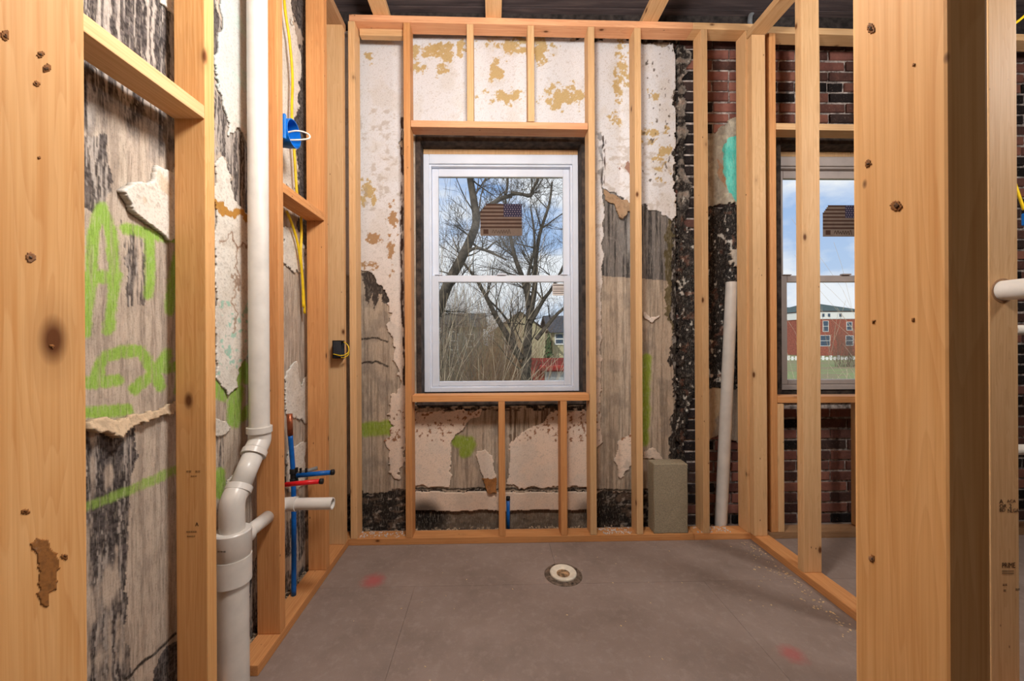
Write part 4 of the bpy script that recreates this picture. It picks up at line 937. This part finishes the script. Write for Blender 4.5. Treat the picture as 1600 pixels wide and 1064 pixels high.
for vv_ in bm.verts: vv_.co += Vector((random.uniform(-.0015, .0015), random.uniform(-.0005, .002), random.uniform(0, .0015) if vv_.co.z > .1 else 0))
o = link('concrete_block', bm_mesh(bm, 'concrete_block'), 'concrete_block'); tag(o, 'solid grey-brown concrete block stood on end on the floor plate', 'concrete block')
# drain flange in the floor
dc = on_floor(880, 898); fl_ = thing('floor_drain', dc, 'round floor drain flange with a dirty white cap in the grey floor', 'drain')
lathe('flange', [(.060, 0.0), (.060, .004), (.066, .007), (.080, .006), (.092, .003), (.094, .0)], 'drain_metal', fl_, dc, (0, 0, 1), 40)
lathe('cap', [(.0001, .006), (.030, .006), (.040, .009), (.052, .016), (.062, .017), (.066, .013), (.066, .007)], 'drain_white', fl_, dc, (0, 0, 1), 40)
lathe('plug', [(.0001, .011), (.016, .0108), (.026, .0085), (.033, .0075)], 'drain_rust', fl_, dc, (0, 0, 1), 24)
for k in range(4):
    a = k * math.pi / 2 + .4; lathe('bolt', [(.005, .004), (.005, .009), (.0001, .010)], 'drain_metal', fl_, dc + Vector((math.cos(a) * .08, math.sin(a) * .08, .001)), (0, 0, 1), 8)

# ------------------------------------------------------------------ right edge: pipes and cables of the next room
pc = at(1567, 454, yp4); vp = thing('vent_pipe', (pc.x, yp4, pc.z), 'white plastic pipe passing through a hole in the stamped stud', 'pipe')
pipe('pipe_wall', (pc.x, yp4 + .02, pc.z), (pc.x, .56, pc.z), .030, 'pvc', vp)
lathe('hole_rim', [(.031, 0), (.037, 0), (.037, .0012), (.031, .0012)], 'wood_dirty', vp, (pc.x, yp4 - .0013, pc.z), (0, 1, 0), 24)
for i, (qy, lab) in enumerate(((516, 'upper of two white pipes crossing behind the stamped stud'), (703, 'lower of two white pipes crossing behind the stamped stud'))):
    a = at(1575, qy, 1.9); o = thing('branch_pipe', (a.x, 1.9, a.z), lab, 'pipe'); pipe('pipe_wall', (a.x + .02, 1.9, a.z), (3.68, 1.9, a.z + .02), .026, 'pvc_dirty', o)
o = thing('electric_cable', (2.4, 1.8, 2.6), 'yellow cable crossing the next room above the stamped stud', 'cable')
a = at(1570, 48, 1.8); b = at(1640, 5, 1.8); tube('cable', spline([a, at(1592, 32, 1.8), at(1610, 18, 1.8), b], 6), .006, 'cable_yellow', o, 8)
o = thing('electric_cable', (2.6, 1.8, 1.7), 'yellow cable ending in a blue box in the next room', 'cable')
tube('cable', spline([at(1582, 275, 1.9), at(1592, 305, 1.9), at(1600, 328, 1.9)], 6), .006, 'cable_yellow', o, 8); c_ = at(1612, 336, 1.9); boxes('blue_box', [(c_.x - .03, c_.x + .06, 1.86, 1.92, c_.z - .05, c_.z + .012)], 'blue_plastic', o, .004)
cg = at(1172, 36, 2.36); o = thing('conduit_elbow', (cg.x, 2.36, cg.z), 'grey conduit elbow peeping over the top plate corner', 'conduit')
tube('bend', spline([cg + Vector((0, 0, -.03)), cg + Vector((0, 0, .03)), cg + Vector((.012, 0, .06)), cg + Vector((.05, 0, .072)), cg + Vector((.30, 0, .072))], 6), .013, 'conduit_grey', o, 12)

# ------------------------------------------------------------------ debris
def chips(name, n, fn, size, mat, label, cat, flat=.3):
    bm = bmesh.new()
    for _ in range(n):
        x, y, z = fn(); s = random.uniform(.4, 1) * size; a = random.uniform(0, 6.28); ca, sa = math.cos(a), math.sin(a); w = random.uniform(.25, .8); h = s * flat * random.uniform(.5, 1)
        vs2 = []
        for zz in (0, h):
            for dx_, dy_ in ((-1, -w), (1, -w * .6), (.8, w), (-.7, w * .8)): vs2.append(bm.verts.new((x + (dx_ * ca - dy_ * sa) * s / 2, y + (dx_ * sa + dy_ * ca) * s / 2, z + zz)))
        for f in ((3, 2, 1, 0), (4, 5, 6, 7), (0, 1, 5, 4), (1, 2, 6, 5), (2, 3, 7, 6), (3, 0, 4, 7)): bm.faces.new([vs2[i] for i in f])
    return tag(link(name, bm_mesh(bm, name), mat), label, cat, None, 'stuff')
def f1():
    t = random.random() ** 1.2; y = 2.19 - t * 1.0; return XR0 - .012 - abs(random.gauss(0, .06)) - t * .04, y, .0003
chips('wood_shavings', 170, f1, .012, 'shavings', 'pale wood shavings sprinkled on the grey floor along the partition', 'shavings', .12)
chips('wood_chips', 60, lambda: (random.uniform(-.6, 1.3), random.uniform(1.1, 2.18), .0003), .009, 'shavings', 'tiny chips scattered over the open grey floor', 'chips', .15)
chips('plaster_rubble', 420, lambda: (random.choice([random.uniform(-.82, bq.x - .03), random.uniform(bq.x + .03, ps0.x - .06)]), random.uniform(YB + .006, YP - .012), -.004 + random.uniform(0, .022)), .022, 'rubble', 'crumbled plaster rubble lying behind the back floor plate', 'rubble', .7)
chips('plaster_rubble', 260, lambda: (random.uniform(XP + .008, XL1 - .012), random.choice([random.uniform(.8, PIPE_Y - .07), random.uniform(PIPE_Y + .07, 2.2)]), -.004 + random.uniform(0, .022)), .026, 'rubble', 'crumbled plaster rubble between the left floor plate and the wall', 'rubble', .7)
chips('plaster_dust', 240, lambda: (random.choice([random.uniform(-.78, -.52), random.uniform(.62, .82), random.uniform(1.2, 1.4)]), random.uniform(YF + .008, YB - .004), TH + .0004), .012, 'label_white', 'white plaster crumbs on top of the back floor plate', 'crumbs', .35)

# ------------------------------------------------------------------ unseen bulbs (above the view): overhead light, plus added room and hall fill
for (lx, ly, lz), e, n in UNSEEN_LAMPS:
    lab = {'bath': 'unseen hanging bulb over the drain floor', 'next': 'added unseen bulb that brightens the brick-walled room', 'hall': 'added unseen bulb, dim fill from before the doorway'}[n]
    o = thing('unseen_bulb', (lx, ly, lz), lab, 'lamp')
    tube('cord', [(lx, ly, lz + .235), (lx, ly, ZC - .004)], .004, 'cord_dark', o, 8)
    lathe('socket', [(.0001, .24), (.016, .235), (.02, .20), (.02, .17), (.0001, .17)], 'black_plastic', o, (lx, ly, lz), (0, 0, 1), 16)

# ------------------------------------------------------------------ outdoors
GZ = -3.6
gd = boxes('ground', [(-160, 220, 2.9, 260, GZ - .3, GZ)], 'ground_cover'); tag(gd, kind='structure')
class TreeMesh:
    def __init__(s): s.v = []; s.f = []
    def tube(s, pts, rads, sides):
        base = len(s.v); prev = None; n = len(pts)
        for i, p in enumerate(pts):
            t = (pts[min(i + 1, n - 1)] - pts[max(i - 1, 0)])
            if t.length < 1e-9: t = Vector((0, 0, 1))
            t.normalize()
            if prev is None: a = Vector((0, 1, 0)) if abs(t.y) < .9 else Vector((1, 0, 0)); x = t.cross(a).normalized()
            else: x = (prev - t * prev.dot(t)); x = x.normalized() if x.length > 1e-6 else Vector((1, 0, 0))
            prev = x; y = t.cross(x)
            for k in range(sides): a = k * 6.28318 / sides; s.v.append(p + (x * math.cos(a) + y * math.sin(a)) * rads[i])
        for i in range(n - 1):
            for k in range(sides): s.f.append((base + i * sides + k, base + i * sides + (k + 1) % sides, base + (i + 1) * sides + (k + 1) % sides, base + (i + 1) * sides + k))
    def link(s, name, mat, parent):
        me = bpy.data.meshes.new(name); me.from_pydata([tuple(p) for p in s.v], [], s.f); me.polygons.foreach_set('use_smooth', [True] * len(me.polygons))
        return link(name, me, mat, parent)
def grow(T, rnd, p, d, L, r, depth, spread=.75, up=.12, kids=(3, 5), wig=.22):
    n = 5 if depth > 0 else 3; pts = [p.copy()]; rads = [r]; q = p.copy(); dd = d.normalized()
    for i in range(n):
        dd = (dd + Vector((rnd.uniform(-1, 1), rnd.uniform(-1, 1), rnd.uniform(-1, 1) + up)) * wig).normalized(); q = q + dd * (L / n); pts.append(q.copy()); rads.append(max(r * (1 - .7 * (i + 1) / n), .003))
    T.tube(pts, rads, 5 if depth > 1 else 3)
    if depth == 0: return
    for _ in range(rnd.randint(*kids)):
        i = rnd.randint(1, n); t = (pts[i] - pts[i - 1]).normalized(); s = Vector((rnd.uniform(-1, 1), rnd.uniform(-1, 1), rnd.uniform(-.6, 1))).normalized()
        grow(T, rnd, pts[i], (t + s * spread), L * rnd.uniform(.45, .72), rads[i] * .62, depth - 1, spread, up, kids, wig)
def big_tree(name, label, limbs, Y, mat, seed, twig_L=1.1, step=.35, depth=2, group=None):
    rnd = random.Random(seed); T = TreeMesh(); B = TreeMesh(); base = None
    for li, (path, r0, r1, dy) in enumerate(limbs):
        pts = [at(a, b, Y) + Vector((0, dy * i / max(1, len(path) - 1), 0)) for i, (a, b) in enumerate(path)]
        if li == 0: base = Vector((pts[0].x, pts[0].y, GZ)); pts = [base, base.lerp(pts[0], .5) + Vector((rnd.uniform(-.05, .05), 0, 0))] + pts
        P = spline(pts, 6); n = len(P)
        T.tube(P, [.66 * (r0 + (r1 - r0) * i / (n - 1)) for i in range(n)], 9)
        run = 0
        for i in range(1, n):
            run += (P[i] - P[i - 1]).length
            if run > step and P[i].z > -1.2:
                run = 0; rr = (r0 + (r1 - r0) * i / (n - 1)); t = (P[i] - P[i - 1]).normalized()
                for _ in range(2):
                    s = Vector((rnd.uniform(-1, 1), rnd.uniform(-.8, .8), rnd.uniform(-.3, 1))).normalized()
                    grow(B, rnd, P[i], t * .5 + s, twig_L * rnd.uniform(.6, 1.3), min(rr * .3, .020 * Y / 9), depth, .8)
    root = thing(name, base, label, 'tree', group); T.link('trunk', mat, root); B.link('branches', mat, root); return root
big_tree('bare_tree', 'big bare tree whose leaning trunk and crooked bough fill the upper sash',
         [([(676, 520), (690, 470), (704, 436), (722, 402), (736, 372), (744, 346), (740, 310), (734, 270), (732, 200)], .22, .10, .0),
          ([(744, 346), (758, 326), (775, 312), (790, 304), (800, 301)], .085, .07, .2),
          ([(790, 304), (793, 288), (794, 262), (800, 220)], .05, .03, .1), ([(798, 301), (816, 304), (828, 307), (833, 296), (842, 276), (850, 250)], .06, .04, -.1),
          ([(726, 396), (745, 390), (770, 400), (790, 412)], .06, .03, -.4), ([(734, 376), (755, 388), (775, 372), (786, 380)], .045, .02, .5)], 8.5, 'bark_dark', 11, .95, .42, 3)
big_tree('bare_tree', 'bare tree fanning several trunks out in front of the beige house',
         [([(822, 590), (824, 555), (826, 520), (828, 480), (820, 440), (806, 400), (796, 350), (790, 300)], .34, .06, .5),
          ([(814, 560), (796, 530), (775, 495), (758, 462), (742, 436), (720, 410)], .20, .05, -.8), ([(806, 548), (800, 515), (786, 490), (760, 462)], .10, .04, .6),
          ([(827, 500), (836, 450), (838, 410), (846, 360), (862, 310), (868, 270)], .18, .05, .8), ([(829, 505), (848, 470), (862, 450), (880, 410), (884, 360)], .13, .04, -.5),
          ([(838, 530), (856, 508), (872, 490), (888, 478), (905, 465)], .13, .05, .3), ([(826, 478), (826, 430), (836, 380), (830, 320)], .12, .04, .2), ([(848, 470), (862, 452), (874, 448), (890, 452)], .06, .03, .2)], 14, 'bark_dark', 23, 1.6, .8, 3)
def proto_tree(name, label, x, y, h, seed, mat, depth=4, group=None, kids=(3, 4)):
    rnd = random.Random(seed); T = TreeMesh(); grow(T, rnd, Vector((0, 0, 0)), Vector((0, 0, 1)), h * .6, h * .02, depth, .7, .25, kids, .12)
    root = thing(name, (x, y, GZ), label, 'tree', group); o = T.link('branches', mat, None); o.parent = root; return root
def copy_tree(src, x, y, s, rz):
    r = src.copy(); COL.objects.link(r); r.location = (x, y, GZ); r.scale = (s, s, s); r.rotation_euler = (0, 0, rz)
    for c in list(src.children): d = c.copy(); COL.objects.link(d); d.parent = r
    return r
T0 = proto_tree('far_tree', 'distant bare grey-brown tree beyond the yard', -6.5, 54, 9, 31, 'bark_dark', 4, 'far bare trees beyond the yard', (3, 5))
for i, (x, y, s) in enumerate(((-8, 60, 1.1), (-1.0, 57, .95), (2.6, 68, 1.0), (9.4, 56, 1.1), (-5, 66, 1.2), (-9.5, 52, .9), (26, 72, .8), (42, 90, 1.0), (34, 84, .8), (4.8, 62, 1.0), (-3.0, 72, 1.2))): copy_tree(T0, x, y, s, i * 1.3)
def shrub(label, pxx, Y, n, h, spread, seed, mat, r=.012, depth=1, group=None, top=None):
    rnd = random.Random(seed); T = TreeMesh(); x = at(pxx, 560, Y).x
    for _ in range(n):
        p = Vector((rnd.uniform(-spread, spread) * .5, rnd.uniform(-.5, .5), 0)); d = Vector((rnd.uniform(-.35, .35), rnd.uniform(-.3, .3), 1))
        grow(T, rnd, p, d, h * rnd.uniform(.6, 1.05), r, depth, .5, .2, (3, 5), .10)
    root = thing('bare_shrub', (x, Y, GZ), label, 'shrub', group); o = T.link('stems', mat, None); o.parent = root; return root
shrub('tangle of pale stems in front of the big leaning trunk', 738, 7.0, 11, 4.1, 1.3, 41, 'stem_pale', .007, 2)
shrub('grey thicket left of the fanning tree', 690, 11, 60, 5.0, 2.0, 42, 'bark', .010, 2)
shrub('dense brown brush under the fanning tree', 775, 17, 110, 4.4, 3.0, 43, 'stem_brown', .016, 2)
shrub('pale twigs reaching before the red shed', 862, 9, 12, 3.7, 1.2, 44, 'stem_pale', .007, 2)
shrub('greenish brush line at the far side of the yard', 720, 24, 190, 5.2, 5.0, 45, 'brush_green', .022, 2)
shrub('reddish brush before the beige house', 790, 28.5, 110, 4.6, 3.0, 46, 'rust_leaf', .02, 2)
shrub('bare shrub with whitish stems outside the right window', 1316, 9, 9, 5.0, 1.0, 47, 'stem_pale', .014, 2)
shrub('grey bush beneath the brick building windows', 1322, 60, 60, 4.6, 3.0, 48, 'bark', .02, 2)
# evergreens
def conifer(label, pxx, pyt, Y, seed):
    rnd = random.Random(seed); p = at(pxx, pyt, Y); H = p.z - GZ; bm = bmesh.new(); n = 14
    for k in range(n):
        z0 = H * (.08 + .9 * k / n); r = (H * .19) * (1 - k / n) + .08; m = 14; c = bm.verts.new((0, 0, z0 + H * .13))
        ringv = [bm.verts.new((math.cos(a * 6.283 / m) * r * rnd.uniform(.7, 1.15), math.sin(a * 6.283 / m) * r * rnd.uniform(.7, 1.15), z0 - (.12 if a % 2 else 0))) for a in range(m)]
        for a in range(m): bm.faces.new((ringv[a], ringv[(a + 1) % m], c))
    root = thing('evergreen', (p.x, Y, GZ), label, 'tree'); o = link('needles', bm_mesh(bm, 'needles'), 'needles'); o.parent = root
    bm = bmesh.new(); tube_bm(bm, [(0, 0, 0), (0, 0, H * .9)], [.12, .03], 8); t = link('trunk', bm_mesh(bm, 'trunk'), 'bark'); t.parent = root
conifer('small evergreen just left of the fanning tree trunk', 821, 508, 29, 51); conifer('small evergreen by the beige house eave', 857, 520, 29.5, 52)
# buildings
def gable_house(name, label, x0, x1, y0, y1, zw, zr, wall, roof, wins, ridge='y', hip=False):
    root = thing(name, ((x0 + x1) / 2, y0, GZ), label, 'building')
    bm = bmesh.new(); box_bm(bm, x0, x1, y0, y1, GZ, zw)
    if not hip:
        xm, ym = (x0 + x1) / 2, (y0 + y1) / 2
        if ridge == 'y':
            a = [bm.verts.new(c) for c in ((x0, y0, zw), (x1, y0, zw), (xm, y0, zr), (x0, y1, zw), (x1, y1, zw), (xm, y1, zr))]
            bm.faces.new((a[0], a[1], a[2])); bm.faces.new((a[4], a[3], a[5]))
        else:
            a = [bm.verts.new(c) for c in ((x0, y0, zw), (x0, y1, zw), (x0, ym, zr), (x1, y0, zw), (x1, y1, zw), (x1, ym, zr))]
            bm.faces.new((a[1], a[0], a[2])); bm.faces.new((a[3], a[4], a[5]))
    link('walls', bm_mesh(bm, 'walls'), wall, root)
    e = .45; bm = bmesh.new(); xm, ym = (x0 + x1) / 2, (y0 + y1) / 2
    X0, X1, Y0, Y1 = x0 - e, x1 + e, y0 - e, y1 + e
    if hip: t = [(X0, Y0, zw), (X1, Y0, zw), (X1, Y1, zw), (X0, Y1, zw), (xm, ym - .3, zr), (xm, ym + .3, zr)]; fs = [(0, 1, 4), (1, 2, 5, 4), (2, 3, 5), (3, 0, 4, 5), (3, 2, 1, 0)]
    elif ridge == 'y': t = [(X0, Y0, zw - .2), (xm, Y0, zr + .05), (X1, Y0, zw - .2), (X0, Y1, zw - .2), (xm, Y1, zr + .05), (X1, Y1, zw - .2)]; fs = [(0, 1, 4, 3), (1, 2, 5, 4)]
    else: t = [(X0, Y0, zw - .2), (X0, ym, zr + .05), (X0, Y1, zw - .2), (X1, Y0, zw - .2), (X1, ym, zr + .05), (X1, Y1, zw - .2)]; fs = [(0, 3, 4, 1), (1, 4, 5, 2)]
    vv3 = [bm.verts.new(c) for c in t]
    for f in fs: bm.faces.new([vv3[i] for i in f])
    if not hip: bmesh.ops.solidify(bm, geom=list(bm.faces), thickness=.14)
    link('roof', bm_mesh(bm, 'roof'), roof, root)
    for (wxx, wz, ww, wh) in wins:
        w_ = ring('window', wxx - ww / 2, wxx + ww / 2, wz - wh / 2, wz + wh / 2, .1, .1, .1, .12, y0 - .08, y0 + .02, 'trim_white', root, 0); boxes('pane', [(wxx - ww / 2 + .1, wxx + ww / 2 - .1, y0 - .03, y0 + .01, wz - wh / 2 + .1, wz + wh / 2 - .1)], 'far_glass', w_); boxes('glazing_bar', [(wxx - ww / 2 + .1, wxx + ww / 2 - .1, y0 - .06, y0 - .02, wz - .05, wz + .05)], 'trim_white', w_)
    return root
def hx(p, Y): return at(p, 529, Y).x
def hz_(p, Y): return at(800, p, Y).z
Yh = 34
gable_house('house', 'beige house with its gable end turned to the yard', hx(772, Yh), hx(852, Yh), Yh, Yh + 9, hz_(517, Yh), hz_(487, Yh), 'siding_yellow', 'roof_grey', [(hx(796, Yh), hz_(540, Yh), .9, 1.3)])
gable_house('house', 'long beige house wing under a grey roof', hx(852, Yh) + .95, hx(960, Yh + 2), Yh + 2, Yh + 9, hz_(516, Yh), hz_(493, Yh + 4), 'siding_yellow', 'roof_grey', [(hx(874, Yh + 2), hz_(530, Yh + 2), .9, 1.1), (hx(900, Yh + 2), hz_(530, Yh + 2), .9, 1.1)], 'x')
gable_house('house', 'grey house half hidden by the leaning trunk', hx(690, 40), hx(752, 40), 40, 48, hz_(508, 40), hz_(490, 44), 'siding_grey', 'roof_grey', [(hx(709, 40), hz_(532, 40), .9, 2.0), (hx(735, 40), hz_(532, 40), .9, 1.4)], 'x')
Ys = 20
sh = gable_house('shed', 'low red brick shed with a pale door under the far trees', hx(842, Ys), hx(905, Ys), Ys, Ys + 4, hz_(572, Ys), hz_(561, Ys + 2), 'shed_red', 'shed_red', [], 'x')
boxes('door', [(hx(851, Ys), hx(893, Ys), Ys - .06, Ys + .02, GZ, hz_(581, Ys))], 'shed_door', sh)
Yb_ = 96
bd = gable_house('brick_building', 'red brick building with white cornice and dark hipped roof', hx(1262, Yb_), hx(1352, Yb_), Yb_, Yb_ + 17, hz_(488, Yb_), hz_(474, Yb_ + 8), 'far_brick', 'roof_green', [(hx(1290, Yb_), hz_(512, Yb_), 1.5, 2.8), (hx(1289, Yb_), hz_(535, Yb_), 2.6, 2.8), (hx(1327, Yb_), hz_(512, Yb_), 1.5, 2.2), (hx(1327, Yb_), hz_(535, Yb_), 2.0, 2.6)], 'y', True)
boxes('cornice', [(hx(1261, Yb_), hx(1353, Yb_), Yb_ - .12, Yb_ + 17.1, hz_(500.5, Yb_), hz_(489, Yb_))], 'trim_white', bd)
for p_ in (1284, 1293, 1311): boxes('attic_vent', [(hx(p_, Yb_), hx(p_ + 3.5, Yb_), Yb_ - .2, Yb_ - .1, hz_(497, Yb_), hz_(492, Yb_))], 'far_glass', bd)
gable_house('brick_building', 'second red brick building farther along, pale band under its eave', hx(1215, 118), hx(1254, 118), 118, 128, hz_(492, 118), hz_(482, 123), 'far_brick', 'roof_green', [(hx(1240, 118), hz_(512, 118), 2.0, 2.8)], 'x')
fc = thing('picket_fence', (hx(1300, 78), 78, GZ), 'low white picket fence across the lawn before the brick building', 'fence')
for i in range(24):
    bx_ = hx(1226 + i * 6.0, 78); boxes('picket', [(bx_ - .25, bx_ + .25, 77.97, 78.03, GZ, GZ + random.uniform(.6, 1.0))], 'trim_white', fc)
boxes('rail', [(hx(1222, 78), hx(1370, 78), 78.031, 78.07, GZ + .3, GZ + .42)], 'trim_white', fc)
